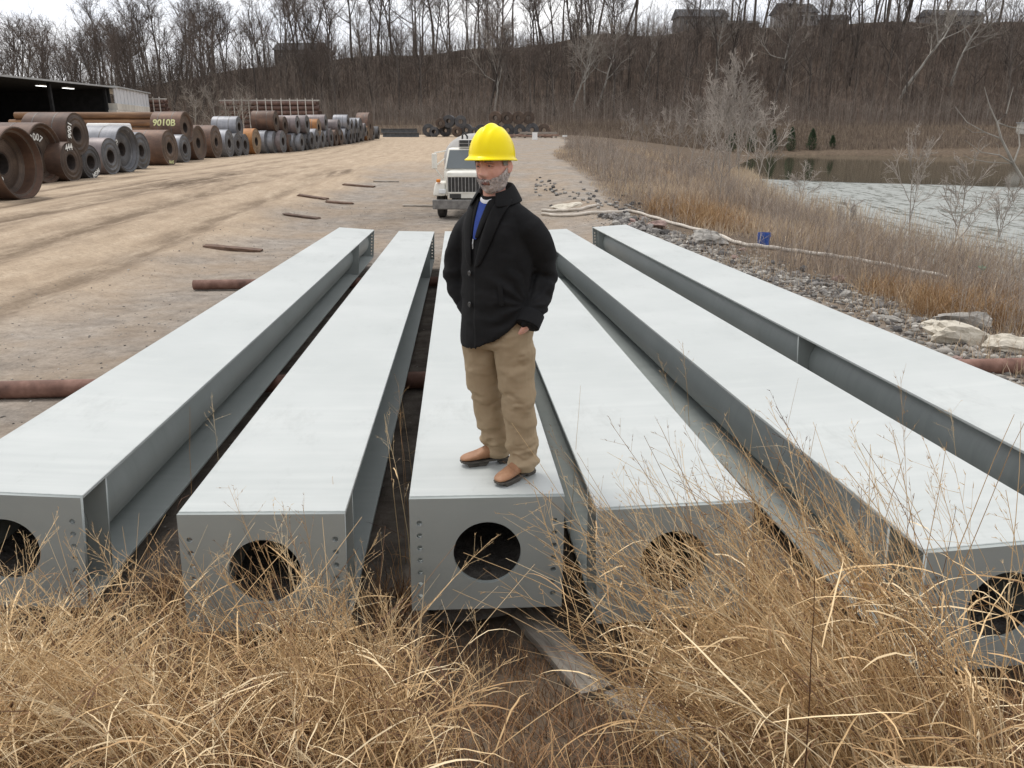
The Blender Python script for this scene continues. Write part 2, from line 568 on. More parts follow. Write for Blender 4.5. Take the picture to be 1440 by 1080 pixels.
BW, BH, TH, PT = 0.83, 0.67, 0.022, 0.028
PR = 0.298
BEAMS = [  # x, y, z of the front top edge centre, yaw, pitch, roll, length
    (-2.7229, 3.8454, 0.8999, -0.065, -0.0291, -0.0779, 15.63),
    (-1.2619, 3.6129, 0.9033, -0.064, -0.0304, -0.0262, 15.40),
    (-0.1305, 3.8458, 0.8822, -0.0683, -0.0297, -0.0127, 15.21),
    (0.8527, 3.7401, 0.8842, -0.0734, -0.0296, 0.0213, 15.30),
    (2.3406, 3.3165, 0.8943, -0.0932, -0.0272, 0.043, 15.78),
    (3.6054, 4.1428, 0.893, -0.078, -0.0271, 0.0645, 15.72)]
BEAM_LABEL = [
    'outermost grey steel beam beside the open sandy yard, lying along the pipe supports',
    'grey steel beam between the outermost yard-side beam and the one the man stands on',
    'grey steel beam the man in the yellow hard hat stands on',
    'grey steel beam directly on the pond side of the one the man stands on',
    'grey steel beam second from the rubble bank, its end plate deep in tall grass',
    'outermost grey steel beam beside the rubble bank, with a mid-length stiffener plate']
def beam_frame(b):
    x, y, z, yaw, pit, rol, L = b
    d = Vector((math.sin(yaw) * math.cos(pit), math.cos(yaw) * math.cos(pit), math.sin(pit)))
    r0 = Vector((math.cos(yaw), -math.sin(yaw), 0)); u0 = r0.cross(d)
    r = r0 * math.cos(rol) + u0 * math.sin(rol); u = r.cross(d)
    return Vector((x, y, z)), r, d, u

hole_loops = [[(-BW / 2, 0), (BW / 2, 0), (BW / 2, BH - 0.004), (-BW / 2, BH - 0.004)], circ(0.0, BH * 0.51, 0.183, 48)]
for s in (-1, 1):
    for k in range(7):
        hole_loops.append(circ(s * (BW / 2 - 0.052), 0.085 + k * 0.0735, 0.0155, 12))
END_ME = plate_mesh('end_plate', hole_loops, PT)
STIFF_ME = plate_mesh('stiffener', [[(-BW / 2 + .004, TH + .001), (BW / 2 - .004, TH + .001), (BW / 2 - .004, BH - TH - .001), (-BW / 2 + .004, BH - TH - .001)],
                                    circ(0, BH / 2, PR + .002, 40)], 0.02)
_bolt = MB(); _bolt.tube([(0, -0.03, 0), (0, 0.0, 0)], 0.0105, 8)

beams = []
stiff_at = {0: (0.33, 12.6), 1: (0.33, 12.4), 2: (0.33, 12.3), 3: (0.33, 12.4), 4: (0.33, 12.6), 5: (0.33, 3.75, 15.0)}
for i, b in enumerate(BEAMS):
    L = b[6]
    o, r, d, u = beam_frame(b)
    root = empty('steel_girder', (0, 0, 0), 0, BEAM_LABEL[i], 'steel beam', 'painted steel beams laid side by side')
    M = Matrix((r, d, u)).transposed().to_4x4()
    M.translation = o - u * BH
    root.matrix_world = M
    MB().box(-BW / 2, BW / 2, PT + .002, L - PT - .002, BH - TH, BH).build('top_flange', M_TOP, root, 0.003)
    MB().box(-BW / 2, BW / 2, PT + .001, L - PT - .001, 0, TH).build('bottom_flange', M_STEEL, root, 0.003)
    pw = MB()
    pw.lathe([(PT + .001, PR), (L - PT - .001, PR), (L - PT - .001, PR - .012), (PT + .001, PR - .012)], 40, 'y')
    for p in range(len(pw.v)):
        a = pw.v[p]; pw.v[p] = (a[0], a[1], a[2] + BH / 2)
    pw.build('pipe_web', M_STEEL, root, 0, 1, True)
    e = link('end_plate', END_ME, root, M_STEEL); e.location = (0, PT / 2, 0)
    e2 = link('end_plate', END_ME, root, M_STEEL); e2.location = (0, L - PT / 2, 0)
    wl = MB(); wl.tube([(-BW / 2 + .004 + q * (BW - .008) / 24, PT + .001 + .0015 * (q % 2), BH - .006) for q in range(25)], [.006 + .0012 * (q % 2) for q in range(25)], 6)
    wl.build('weld_bead', M_STEEL, root)
    for ys in stiff_at[i]:
        s_ = link('stiffener', STIFF_ME, root, M_STEEL); s_.location = (0, ys, 0)
    # mud caked in the bottom of the pipe
    md = []
    nxm, nym = 13, 30
    for a in range(nym):
        for c_ in range(nxm):
            tx = (c_ / (nxm - 1) - .5) * 2
            yy = PT + .01 + a * 0.06
            xx = tx * 0.235
            zz = BH / 2 - math.sqrt((PR - .013) ** 2 - xx * xx) + 0.02 + 0.045 * (1 - abs(tx)) * (1 + .5 * math.sin(a * 1.7 + c_ * 2.1 + i)) * .6 + .03 * (1 - tx * tx)
            if abs(tx) == 1: zz -= .02
            md.append((xx, yy, zz))
    mf = [(a * nxm + c_, a * nxm + c_ + 1, (a + 1) * nxm + c_ + 1, (a + 1) * nxm + c_) for a in range(nym - 1) for c_ in range(nxm - 1)]
    MB().add(md, mf).build('mud_lining', M_MUD, root, 0, 1, True)
    beams.append((o, r, d, u, L))

def beam_point(i, a, l, h=0):
    o, r, d, u, L = beams[i]
    return o + r * a + d * l - u * h

# ------------------------------------------------------------------ rusty support pipes
M_RUST = pmat('rusty_pipe', [(0.28, (0.085, 0.042, 0.030)), (0.5, (0.165, 0.085, 0.062)), (0.75, (0.26, 0.15, 0.115))], 5.0, 0.8, 0, 0.35, 40, 0.006, (1, 1, 1), 0.25)
def support_pipe(p0, p1, rr, label):
    root = empty('support_pipe', p0, 0, label, 'pipe', 'rusty pipes carrying the beams')
    dvec = Vector(p1) - Vector(p0)
    L = dvec.length
    root.rotation_euler = dvec.to_track_quat('X', 'Z').to_euler()
    m = MB(); m.lathe([(0, rr), (L, rr), (L, rr - .012), (0, rr - .012)], 28, 'x')
    m.build('pipe_wall', M_RUST, root, 0, 1, True)
    return root
def pipe_under(l, ext0, ext1, rr):
    a = beam_point(0, 0, l, BH + rr); b_ = beam_point(5, 0, l, BH + rr)
    a = beam_point(0, 0, l); b_ = beam_point(5, 0, l + .2)
    dv = (b_ - a).normalized()
    # bottoms of the flanges define the top of the pipe
    zs = [min((beam_point(k, s * BW / 2, l, BH)).z for s in (-1, 1)) for k in range(6)]
    z = min(zs) - rr - 0.001
    a2 = a - dv * ext0; b2 = b_ + dv * ext1
    a2.z = z; b2.z = z
    return a2, b2
p = pipe_under(4.85, 3.6, 3.6, .1)
support_pipe(p[0], p[1], 0.1, 'rusty support pipe crossing under all the beams just behind the man')
p = pipe_under(12.3, 2.9, .25, .1)
support_pipe(p[0], p[1], 0.1, 'rusty support pipe under the far ends of the beams, one end on gravel')
# ------------------------------------------------------------------ coils of steel plate
def coil_mat(name, stops, face, rough=0.6, metal=0.25):
    m, t, b = nodes_of(name)
    v = coords(t, 'Object')
    f = noise(t, coords(t, 'Object', (0.6, 1, 1)), 1.6, 7, 0.65)
    body = ramp(t, f, stops)
    bands = noise(t, coords(t, 'Object', (5, 0.3, 0.3)), 1.3, 4, 0.6)
    body = mixc(t, 0.35, body, ramp(t, bands, [(0.3, (0.55, 0.55, 0.55)), (0.7, (1.25, 1.2, 1.15))]), 'MULTIPLY')
    # wound edges: rings about the axis
    sep = N(t, 'SeparateXYZ'); t.links.new(v, sep.inputs[0])
    r2 = math_n(t, 'ADD', math_n(t, 'POWER', math_n(t, 'ABSOLUTE', sep.outputs[1]), 2), math_n(t, 'POWER', math_n(t, 'ABSOLUTE', sep.outputs[2]), 2))
    rr = math_n(t, 'SQRT', r2)
    wv = N(t, 'TexNoise', noise_dimensions='1D', Scale=46, Detail=3)
    t.links.new(rr, wv.inputs['W'])
    fc = mixc(t, 0.7, ramp(t, f, face), ramp(t, wv.outputs['Fac'], [(0.3, (0.35, 0.35, 0.35)), (0.7, (1.4, 1.35, 1.3))]), 'MULTIPLY')
    geo = N(t, 'TexCoord').outputs['Normal']
    sn = N(t, 'SeparateXYZ'); t.links.new(geo, sn.inputs[0])
    k = ramp(t, math_n(t, 'ABSOLUTE', sn.outputs[0]), [(0.5, (0, 0, 0)), (0.6, (1, 1, 1))])
    c = mixc(t, k, body, fc)
    oi = N(t, 'ObjectInfo').outputs['Random']
    h = N(t, 'HueSaturation')
    t.links.new(math_n(t, 'ADD', math_n(t, 'MULTIPLY', oi, 0.5), 0.75), h.inputs['Value'])
    t.links.new(c, h.inputs['Color'])
    t.links.new(h.outputs[0], b.inputs['Base Color'])
    b.inputs['Roughness'].default_value = rough
    b.inputs['Metallic'].default_value = metal
    bump(t, b, math_n(t, 'ADD', math_n(t, 'MULTIPLY', wv.outputs['Fac'], k), noise(t, v, 30, 4)), 0.35, 0.01)
    return m
RUSTF = [(0.3, (0.042, 0.029, 0.022)), (0.55, (0.09, 0.062, 0.045)), (0.75, (0.16, 0.118, 0.088))]
GREYF = [(0.3, (0.05, 0.052, 0.055)), (0.55, (0.11, 0.113, 0.12)), (0.75, (0.21, 0.213, 0.22))]
CM = {
    'brown': coil_mat('brown_rusted_coil', [(0.3, (0.06, 0.036, 0.027)), (0.52, (0.115, 0.068, 0.048)), (0.75, (0.20, 0.115, 0.075))], RUSTF),
    'orange': coil_mat('orange_rusted_coil', [(0.3, (0.16, 0.07, 0.025)), (0.52, (0.30, 0.135, 0.045)), (0.75, (0.38, 0.20, 0.08))], [(0.3, (0.10, 0.07, 0.045)), (0.7, (0.26, 0.19, 0.12))]),
    'grey': coil_mat('grey_steel_coil', [(0.3, (0.16, 0.165, 0.18)), (0.52, (0.23, 0.235, 0.255)), (0.75, (0.31, 0.315, 0.335))], GREYF, 0.5, 0.4),
    'mauve': coil_mat('purplish_steel_coil', [(0.3, (0.12, 0.10, 0.10)), (0.52, (0.185, 0.155, 0.155)), (0.75, (0.25, 0.22, 0.22))], GREYF, 0.5, 0.3),
    'dark': coil_mat('dark_steel_coil', [(0.3, (0.045, 0.045, 0.048)), (0.52, (0.08, 0.08, 0.085)), (0.75, (0.13, 0.13, 0.135))], [(0.3, (0.03, 0.03, 0.032)), (0.7, (0.10, 0.10, 0.105))], 0.5, 0.3),
}
M_CORE = pmat('coil_bore', [(0.3, (0.02, 0.016, 0.014)), (0.7, (0.06, 0.045, 0.038))], 6, 0.9)
M_CHALK = pmat('white_paint_marker', [(0.3, (0.62, 0.62, 0.58)), (0.7, (0.8, 0.8, 0.76))], 20, 0.9, 0, 0)
M_YCHALK = pmat('yellow_paint_marker', [(0.3, (0.50, 0.52, 0.25)), (0.7, (0.66, 0.66, 0.36))], 20, 0.9, 0, 0)
M_GREENP = pmat('green_paint_spot', [(0.3, (0.03, 0.30, 0.07)), (0.7, (0.06, 0.42, 0.12))], 20, 0.9, 0, 0)
M_STRAP = pmat('strap_steel', [(0.3, (0.07, 0.065, 0.06)), (0.7, (0.16, 0.15, 0.14))], 8, 0.5, 0.5, 0)

_cc = {}
def coil_mesh(R, W, tele, n=44):
    """hollow wound roll along x, centred; tele = how far the outer wraps stand out past the core"""
    key = (round(R, 1), round(W, 1), round(tele, 2), n)
    if key in _cc: return _cc[key]
    Rq, Wq = key[0], key[1]
    ri = 0.34 * min(1, R / .8)
    h = Wq / 2
    prof = [(-h, ri), (-h, Rq * .97), (-h + .03, Rq), (h - .03, Rq), (h, Rq * .985)]
    if tele > 0.05:
        prof += [(h, Rq * .95), (h - tele * .25, Rq * .90), (h - tele * .28, Rq * .84), (h - tele * .8, Rq * .82), (h - tele, Rq * .72), (h - tele * .94, Rq * .60), (h - tele * .97, ri * 1.05), (h - tele, ri)]
    else:
        steps = 5
        for k in range(1, steps):
            q = Rq * .985 + (ri - Rq * .985) * k / steps
            prof += [(h - 0.012 * (k % 2) - .006, q + .02), (h - 0.012 * (k % 2) + .004, q)]
        prof += [(h - .02, ri)]
    a = MB(); a.lathe(prof, n, 'x')
    me = a.mesh('wound_plate'); smooth_angle(me, .5)
    b_ = MB(); b_.lathe([(-h - .004, ri - .004), (h - max(tele, .02) - .004, ri - .004), (h - max(tele, .02) - .004, ri - .03), (-h - .004, ri - .03)], 24, 'x')
    core = b_.mesh('bore_sleeve'); smooth_angle(core, .6)
    s = MB()
    s.lathe([(-.018, Rq + .001), (.018, Rq + .001), (.018, Rq + .006), (-.018, Rq + .006)], n, 'x')
    st = s.mesh('strap')
    _cc[key] = (me, core, st, Rq, Wq, ri)
    return _cc[key]

def make_coil(c, R, W, rz, kind, label, group, tele=0.0, straps=(0.0,), parts=True, roll=None):
    me, core, st, Rq, Wq, ri = coil_mesh(R, W, tele)
    root = empty('steel_coil', (c[0], c[1], c[2] - R), rz, label, 'steel coil', group)
    s = R / Rq
    b_ = link('wound_plate', me, root); 
    if not me.materials: me.materials.append(None)
    b_.material_slots[0].link = 'OBJECT'; b_.material_slots[0].material = CM[kind]
    b_.location = (0, 0, R); b_.scale = (1, s, s)
    b_.rotation_euler = (roll if roll is not None else random.uniform(0, 6.28), 0, 0)
    if parts:
        if not core.materials: core.materials.append(M_CORE)
        k = link('bore_sleeve', core, root); k.location = (0, 0, R); k.scale = (1, s, s)
        if not st.materials: st.materials.append(M_STRAP)
        for q in straps:
            k = link('strap', st, root); k.location = (q * Wq * .5, 0, R); k.scale = (1, s, s)
    return root

def face_writing(root, R, W, txt, size, ang, m, depth=0.0, rad=0.62, tilt=0.0):
    """letters on the end of the coil that looks out over the road (+x)"""
    me = text_mesh(txt, size, 0.003, 0.012)
    o = link('painted_writing', me, root, m)
    y, z = rad * R * math.sin(ang), rad * R * math.cos(ang)
    Mx = Matrix(((0, 0, 1), (1, 0, 0), (0, 1, 0))).to_4x4()     # text x -> +y, text y -> z, normal -> +x
    o.matrix_local = Matrix.Translation((W / 2 - depth + .012, y, R + z)) @ Matrix.Rotation(-ang + tilt, 4, 'X') @ Mx
    return o

def arc_writing(root, R, W, txt, size, a0, da, m, depth, rad):
    for k, ch in enumerate(txt):
        face_writing(root, R, W, ch, size, a0 + k * da, m, depth, rad)

# the long double row beside the haul road: (x, bottom y, diameter in the photograph) -> place and size
ROW = [  # px of face centre, py of foot, diameter px, kind, roll width
    (40, 279.5, 99, 'brown', 2.0), (73, 257, 83, 'brown', 2.0), (106, 254, 54, 'brown', 1.9), (133, 250, 46, 'dark', 1.7),
    (161, 245, 50, 'mauve', 1.8), (185, 242, 63, 'grey', 1.9), (203, 237.5, 50, 'grey', 1.5), (243, 232, 48, 'brown', 2.6),
    (263, 228, 38, 'grey', 1.6), (284, 224.6, 47, 'brown', 1.9), (307, 222, 47, 'brown', 1.9), (325, 220.5, 37, 'grey', 1.8),
    (337, 219, 31, 'dark', 1.6), (347, 218, 29, 'dark', 1.5), (363, 216.8, 35, 'orange', 1.9), (378, 215.6, 31, 'grey', 1.8),
    (389, 215, 30, 'grey', 1.6), (400, 214.4, 30, 'mauve', 1.6), (410, 213.8, 24, 'brown', 1.5), (417, 213, 25, 'grey', 1.5),
    (426, 212.3, 24, 'grey', 1.5), (433, 211.2, 23, 'dark', 1.5), (440, 210.2, 24, 'dark', 1.5), (447, 209, 27, 'grey', 1.7),
    (455, 207.4, 23, 'grey', 1.5), (461, 206.4, 22, 'grey', 1.5), (467, 205.8, 24, 'mauve', 1.8), (474, 205, 22, 'brown', 1.5),
    (481, 204, 22, 'brown', 1.5), (488, 203, 22, 'grey', 1.6), (494, 202.4, 20, 'dark', 1.5), (499, 201.4, 20, 'dark', 1.5),
    (505, 200.3, 20, 'dark', 1.5), (511, 199, 19.5, 'dark', 1.5), (518, 198, 20, 'orange', 1.6), (526, 196.4, 18, 'grey', 1.6), (533, 195.2, 17, 'dark', 1.6)]
LONGROW = 'steel coils in the long double row along the road'
NAMES = {'brown': 'rusty brown', 'orange': 'bright orange-rusted', 'grey': 'blue-grey', 'mauve': 'purplish grey', 'dark': 'dark'}
LAB0 = {
    0: 'huge rusty coil with deep recessed face marked 1101 and green paint spot',
    1: 'huge rusty coil with stepped recessed face marked 9007 in white',
    2: 'small rusty coil with white scribbles, beside the one marked 9007',
    3: 'small dark coil with white smears low on its face, under the raised coil',
    4: 'purplish grey coil with dark red bore in front of the big grey coil',
    5: 'big blue-grey coil with recessed face and white writing across it',
    6: 'narrow blue-grey coil standing tight behind the big recessed grey coil',
    7: 'longest brown coil with yellow scribbles at the bottom of its face',
    8: 'small grey coil squeezed between the longest brown coil and the one carrying 9010B',
    9: 'brown coil directly under the coil painted 9010B',
    10: 'brown coil with dark face standing next beyond the stacked 9010B coil',
    14: 'bright orange-rusted coil on the ground between grey coils'}
rowc = []
for i, (px, py, D, kind, W) in enumerate(ROW):
    fp = site(px, py)
    fp.z = float(road_z(fp.y))
    # direction-corrected size
    dep = (fp - Vector(CAMP)).dot(Vector((0, math.cos(PITCH), -math.sin(PITCH))))
    R = min(max(D / 1120 * dep / 2, .55), 1.16)
    rz = -0.045 + random.uniform(-.03, .03)
    c = Vector((fp.x - W / 2, fp.y, gz(fp.x - W / 2, fp.y) + R - .03))
    nb = [NAMES[ROW[j][3]] for j in (i - 1, i + 1) if 0 <= j < len(ROW)]
    lab = LAB0.get(i) or '%s coil of the ground tier between %s coils' % (NAMES[kind], ' and '.join(nb) if len(set(nb)) > 1 else 'two ' + nb[0])
    if i == len(ROW) - 1: lab = 'dark coil closing the far end of the long ground tier'
    tele = {0: .62, 1: .38, 5: .30, 9: .1}.get(i, 0.0)
    root = make_coil(c, R, W, rz, kind, lab, LONGROW, tele, (-.4, .35) if i % 3 == 0 else (0.1,), True)
    rowc.append((c, R, W, rz, root, tele))

def rest_on(i, r):
    """centre of a coil of radius r lying in the hollow between coils i and i+1"""
    (a, Ra, *_), (b, Rb, *_) = rowc[i], rowc[i + 1]
    ay, az, by, bz = a.y, a.z, b.y, b.z
    d = math.hypot(by - ay, bz - az)
    r1, r2 = Ra + r, Rb + r
    if d > r1 + r2 - .05:
        r = (d + .3 - Ra - Rb) / 2
        r1, r2 = Ra + r, Rb + r
    q = (r1 * r1 - r2 * r2 + d * d) / (2 * d)
    hh = math.sqrt(max(r1 * r1 - q * q, .01))
    ey, ez = (by - ay) / d, (bz - az) / d
    return Vector(((a.x + b.x) / 2, ay + ey * q - ez * hh, az + ez * q + ey * hh)), r

UP = [  # lower pair, radius, width, kind, x shift, label
    (2, .86, 1.9, 'brown', -.1, 'raised brown coil with pale dusty top and white-painted bore rim'),
    (8, 1.0, 2.0, 'brown', -.25, 'raised rusty coil painted 9010B in yellow on its side'),
    (12, .80, 2.0, 'grey', -.3, None), (16, .86, 2.0, 'brown', -.3, None), (17, .80, 1.4, 'brown', -.05, None), (19, .80, 1.7, 'mauve', -.1, None),
    (21, .84, 1.6, 'mauve', -.1, None), (23, .82, 1.7, 'orange', -.1, 'orange-rusted coil on the upper tier of the long row'),
    (25, .80, 1.9, 'mauve', -.3, None), (27, .80, 1.9, 'mauve', -.1, None), (29, .82, 1.6, 'grey', 0, None), (30, .8, 1.5, 'grey', 0, None), (31, .82, 1.6, 'grey', 0, None),
    (32, .82, 1.6, 'grey', 0, None), (33, .8, 1.6, 'mauve', 0, None), (34, .75, 1.6, 'brown', 0, None)]
upc = []
for i, r, W, kind, sx, lab in UP:
    c, r = rest_on(i, r)
    c.x += sx
    lo2 = [NAMES[ROW[i][3]], NAMES[ROW[i + 1][3]]]
    lab = lab or '%s coil of the upper tier above %s coils' % (NAMES[kind], ' and '.join(lo2) if lo2[0] != lo2[1] else 'two ' + lo2[0])
    root = make_coil(c, r, W, -.045, kind, lab, LONGROW, 0.12 if i == 8 else 0.0, (-.5, .4))
    upc.append((c, r, W, root))
# a coil just entering the picture on top of the first one
c0, R0 = rowc[0][0], rowc[0][1]
pc = Vector((c0.x - .75, c0.y + 2.3, c0.z + .0))
prev = make_coil(Vector((c0.x - 2.2, c0.y - 2.0, gz(c0.x - 2.2, c0.y - 2.0) + 1.0)), 1.0, 1.9, -.05, 'brown', 'rusty brown coil standing beside the huge coil marked 1101', LONGROW, 0.1)
dy = 1.15
mid = (c0 + Vector((c0.x - 2.2, c0.y - 2.0, gz(c0.x - 2.2, c0.y - 2.0) + 1.0))) / 2
make_coil(Vector((c0.x - 1.35, c0.y - 0.72, c0.z + 1.62)), .86, 1.8, -.05, 'orange', 'orange-brown coil lying on top of the huge coil marked 1101', LONGROW, 0.1)

r0 = rowc[0][4]; face_writing(r0, rowc[0][1], 2.0, '1101', .34, -0.75, M_CHALK, .57, .5)
o = link('paint_spot', MB().lathe([(0, .001), (0.006, .001), (.006, .075), (0, .075)], 12, 'x').mesh('paint_spot'), r0, M_GREENP)
o.location = (1.0 - .6, -.15, rowc[0][1] + .62)
face_writing(r0, rowc[0][1], 2.0, 'C', .26, 3.6, M_CHALK, .57, .45)
arc_writing(rowc[1][4], rowc[1][1], 2.0, '9007', .38, -.42, .33, M_CHALK, .35, .52)
face_writing(rowc[1][4], rowc[1][1], 2.0, '15', .30, -1.1, M_YCHALK, .35, .55)
face_writing(rowc[1][4], rowc[1][1], 2.0, 'C', .28, -2.0, M_CHALK, .35, .55)
face_writing(rowc[1][4], rowc[1][1], 2.0, 'VC', .26, 1.7, M_CHALK, .35, .58)
face_writing(rowc[2][4], rowc[2][1], 1.9, '444', .34, -.1, M_CHALK, .0, .72)
face_writing(rowc[3][4], rowc[3][1], 1.7, 'MGM', .26, 2.7, M_CHALK, .0, .72)
face_writing(rowc[5][4], rowc[5][1], 1.9, '9003', .40, -1.35, M_CHALK, .27, .52)
face_writing(rowc[7][4], rowc[7][1], 2.6, 'SWM', .26, 3.2, M_YCHALK, .0, .78)
face_writing(upc[0][3], upc[0][1], 1.9, '9001', .34, -1.3, M_CHALK, .0, .66)
# 9010B on the side of the raised coil, facing the camera
c, r, W, root = upc[1]
me = text_mesh('9010B', .58, .003, .012)
bm = bmesh.new(); bm.from_mesh(me); bmesh.ops.triangulate(bm, faces=bm.faces[:]); bmesh.ops.subdivide_edges(bm, edges=bm.edges[:], cuts=3, use_grid_fill=True); bm.to_mesh(me); bm.free()
for v_ in me.vertices:
    zz = v_.co.y
    th = .30 + zz / r
    v_.co = Vector((v_.co.x - .05, -(r + .006 + v_.co.z) * math.cos(th), r + (r + .006 + v_.co.z) * math.sin(th)))
link('painted_writing', me, root, M_YCHALK)

# small white paint tags seen on several coils
# ------------------------------------------------------------------ coils at the far end of the yard, ends towards the camera
FARG = 'steel coils stacked at the far end of the road'
def far_coil(px, Y, z, R, kind, lab):
    g_ = at_dist(px, 190, Y)
    root = make_coil(Vector((g_.x, Y, z)), R, 1.5, -PI / 2 + random.uniform(-.12, .12), kind, lab, FARG, 0.0, (0.0,))
    return root
YF = 128.0
zf = float(road_z(YF))
s_ = YF * 1.0 / 1120 / math.cos(PITCH) * 1.0
fl = [(603, 'dark', .95), (611, 'dark', .72), (627, 'dark', .88), (643, 'brown', .75), (656, 'dark', .95), (667, 'dark', .7), (676, 'dark', .9)]
for px, k, R in fl:
    far_coil(px, YF + random.uniform(-1, 1), zf + R, R, k, '%s steel coil on the ground in the left-hand far stack by the tanker' % NAMES[k] if False else '%s steel coil on the ground in the far stack of mostly black coils' % NAMES[k])
for px, k, R, hz in ((620, 'brown', .72, 2.15), (632, 'dark', .92, 2.45), (648, 'dark', .92, 2.4)):
    far_coil(px, YF, zf + hz - .2, R, k, '%s steel coil on top of the far stack of mostly black coils' % NAMES[k])
for px, k, R in ((714, 'dark', .95), (731, 'dark', .92), (748, 'dark', 1.0), (765, 'brown', .95)):
    far_coil(px, YF - 2, zf + R, R, k, '%s steel coil on the ground in the far stack topped by rusty coils' % NAMES[k])
for px in (697, 713, 729, 743):
    far_coil(px, YF - 2, zf + 2.72, .93, 'brown', 'rusty coil in the top tier of the far stack')
far_coil(697, YF - 2, zf + .94, .94, 'dark', 'dark steel coil on the ground in the far stack topped by rusty coils')

# dark steel sections stacked at the end of the road
M_DKSTEEL = pmat('dark_stacked_steel', [(0.3, (0.05, 0.055, 0.06)), (0.7, (0.12, 0.125, 0.13))], 3, 0.6, .2)
sx0 = at_dist(538, 190, 126); sx1 = at_dist(589, 190, 126)
for k, (dz, dx) in enumerate(((0.0, 0), (.62, -.25))):
    root = empty('steel_section', (sx0.x + dx, 126, float(road_z(126)) + dz), 0, ['lower', 'upper'][k] + ' dark steel section stacked at the end of the coil row', 'steel section', 'dark steel sections beyond the coil row')
    L = sx1.x - sx0.x
    MB().box(0, L, 0, .5, 0, .06).build('bottom_flange', M_DKSTEEL, root)
    MB().box(0, L, 0, .5, .54, .60).build('top_flange', M_DKSTEEL, root)
    MB().box(0, L, .22, .28, .062, .538).build('web', M_DKSTEEL, root)

# ------------------------------------------------------------------ long rusty pipes behind the coils
M_OPIPE = pmat('orange_rust_pipe', [(0.3, (0.075, 0.045, 0.03)), (0.5, (0.165, 0.088, 0.046)), (0.75, (0.29, 0.165, 0.08))], 1.2, 0.75, 0.1, 0.2, 20, .01, (0.3, 2, 2), 0.4)
PIPEG = 'long rusty pipes stacked behind the coils'
YP = 66.0
pl = at_dist(14, 170, YP); pr = at_dist(228, 168, YP)
_pm = MB(); _pm.lathe([(0, .27), (pr.x - pl.x, .27), (pr.x - pl.x, .255), (0, .255)], 20, 'x')
PIPE_ME = _pm.mesh('pipe_wall'); smooth_angle(PIPE_ME)
gzp = gz(pl.x + 5, YP)
for lay in range(6):
    for j in range(2):
        z = gzp + .27 + lay * .545
        root = empty('long_pipe', (pl.x + (lay % 2) * .5 - j * .3, YP + j * .58, z - .27), .012 * (lay % 2), 'long rusty pipe in the %s row of the %s layer of the pile behind coils' % (['front', 'back'][j], ['lowest', 'second', 'third', 'fourth', 'fifth', 'topmost'][lay]), 'pipe', PIPEG)
        o = link('pipe_wall', PIPE_ME, root, M_OPIPE); o.location = (0, 0, .27)
M_TIMBER = pmat('weathered_timber', [(0.3, (0.16, 0.135, 0.11)), (0.55, (0.29, 0.255, 0.215)), (0.75, (0.40, 0.36, 0.31))], 3, 0.9, 0, 0.5, 30, .01, (1, 12, 12))
# racks of smaller rusty pipe near the wood
M_RACKPIPE = pmat('brown_rack_pipe', [(0.3, (0.07, 0.042, 0.034)), (0.7, (0.17, 0.10, 0.08))], 2, 0.8, 0, 0.2, 20, .01, (1, 1, 1), 0.5)
M_STAKE = pmat('pale_stake', [(0.3, (0.36, 0.34, 0.31)), (0.7, (0.52, 0.50, 0.46))], 5, 0.8)
def pipe_rack(px0, px1, py_top, Y, rows, label, nst):
    a = at_dist(px0, py_top, Y); b_ = at_dist(px1, py_top, Y)
    zt = a.z; zb = gz((a.x + b_.x) / 2, Y)
    root = empty('pipe_rack', (a.x, Y, zb), 0, label, 'pipe rack')
    L = b_.x - a.x; H = zt - zb
    rr = H / rows / 2 * .96
    m_ = MB(); m_.lathe([(0, rr), (L, rr), (L, rr * .85), (0, rr * .85)], 12, 'x')
    pm = m_.mesh('rack_pipe'); smooth_angle(pm)
    for k in range(rows):
        for j in range(3):
            o = link('rack_pipe', pm, root, M_RACKPIPE)
            o.location = (random.uniform(-.25, .25), j * rr * 2.02, (k + .5) * H / rows)
    for s in range(nst):
        x0 = L * (s + .5) / nst + random.uniform(-.2, .2)
        MB().box(x0 - .06, x0 + .06, -rr - .09, -rr - .01, 0, H + .35).build('stake', M_STAKE, root)
    MB().box(-.3, L + .3, -.1, .1, H + .02, H + .16).build('top_rail', M_STAKE, root)
pipe_rack(203, 231, 140, 118, 10, 'short rack of brown rusty pipes beside the white end of the shed', 3)
pipe_rack(311, 446, 142, 122, 8, 'long rack of brown rusty pipes with pale stakes at the edge of the wood', 12)

# ------------------------------------------------------------------ open-fronted shed
M_METAL = pmat('pale_metal_siding', [(0.3, (0.50, 0.51, 0.53)), (0.7, (0.60, 0.61, 0.63))], 1.2, 0.55, .1, .1)
M_ROOF = pmat('grey_metal_roof', [(0.3, (0.30, 0.31, 0.31)), (0.7, (0.42, 0.43, 0.43))], 1.2, 0.5, .2, .1)
M_BLOCK = pmat('concrete_block', [(0.3, (0.38, 0.36, 0.32)), (0.7, (0.55, 0.53, 0.48))], 1.5, 0.9, 0, .3, 12, .01, (1, 1, 1), .2)
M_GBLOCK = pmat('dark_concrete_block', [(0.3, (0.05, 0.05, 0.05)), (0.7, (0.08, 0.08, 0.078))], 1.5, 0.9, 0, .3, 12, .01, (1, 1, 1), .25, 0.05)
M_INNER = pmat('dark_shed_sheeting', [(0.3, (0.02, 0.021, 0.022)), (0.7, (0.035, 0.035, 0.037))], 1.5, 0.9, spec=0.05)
M_LAMP, _t, _b = nodes_of('lit_strip_lamp')
_b.inputs['Emission Color'].default_value = (1, 1, 0.96, 1); _b.inputs['Emission Strength'].default_value = 2.2
SX_, SY0, SY1 = -46.5, 50.0, 98.0
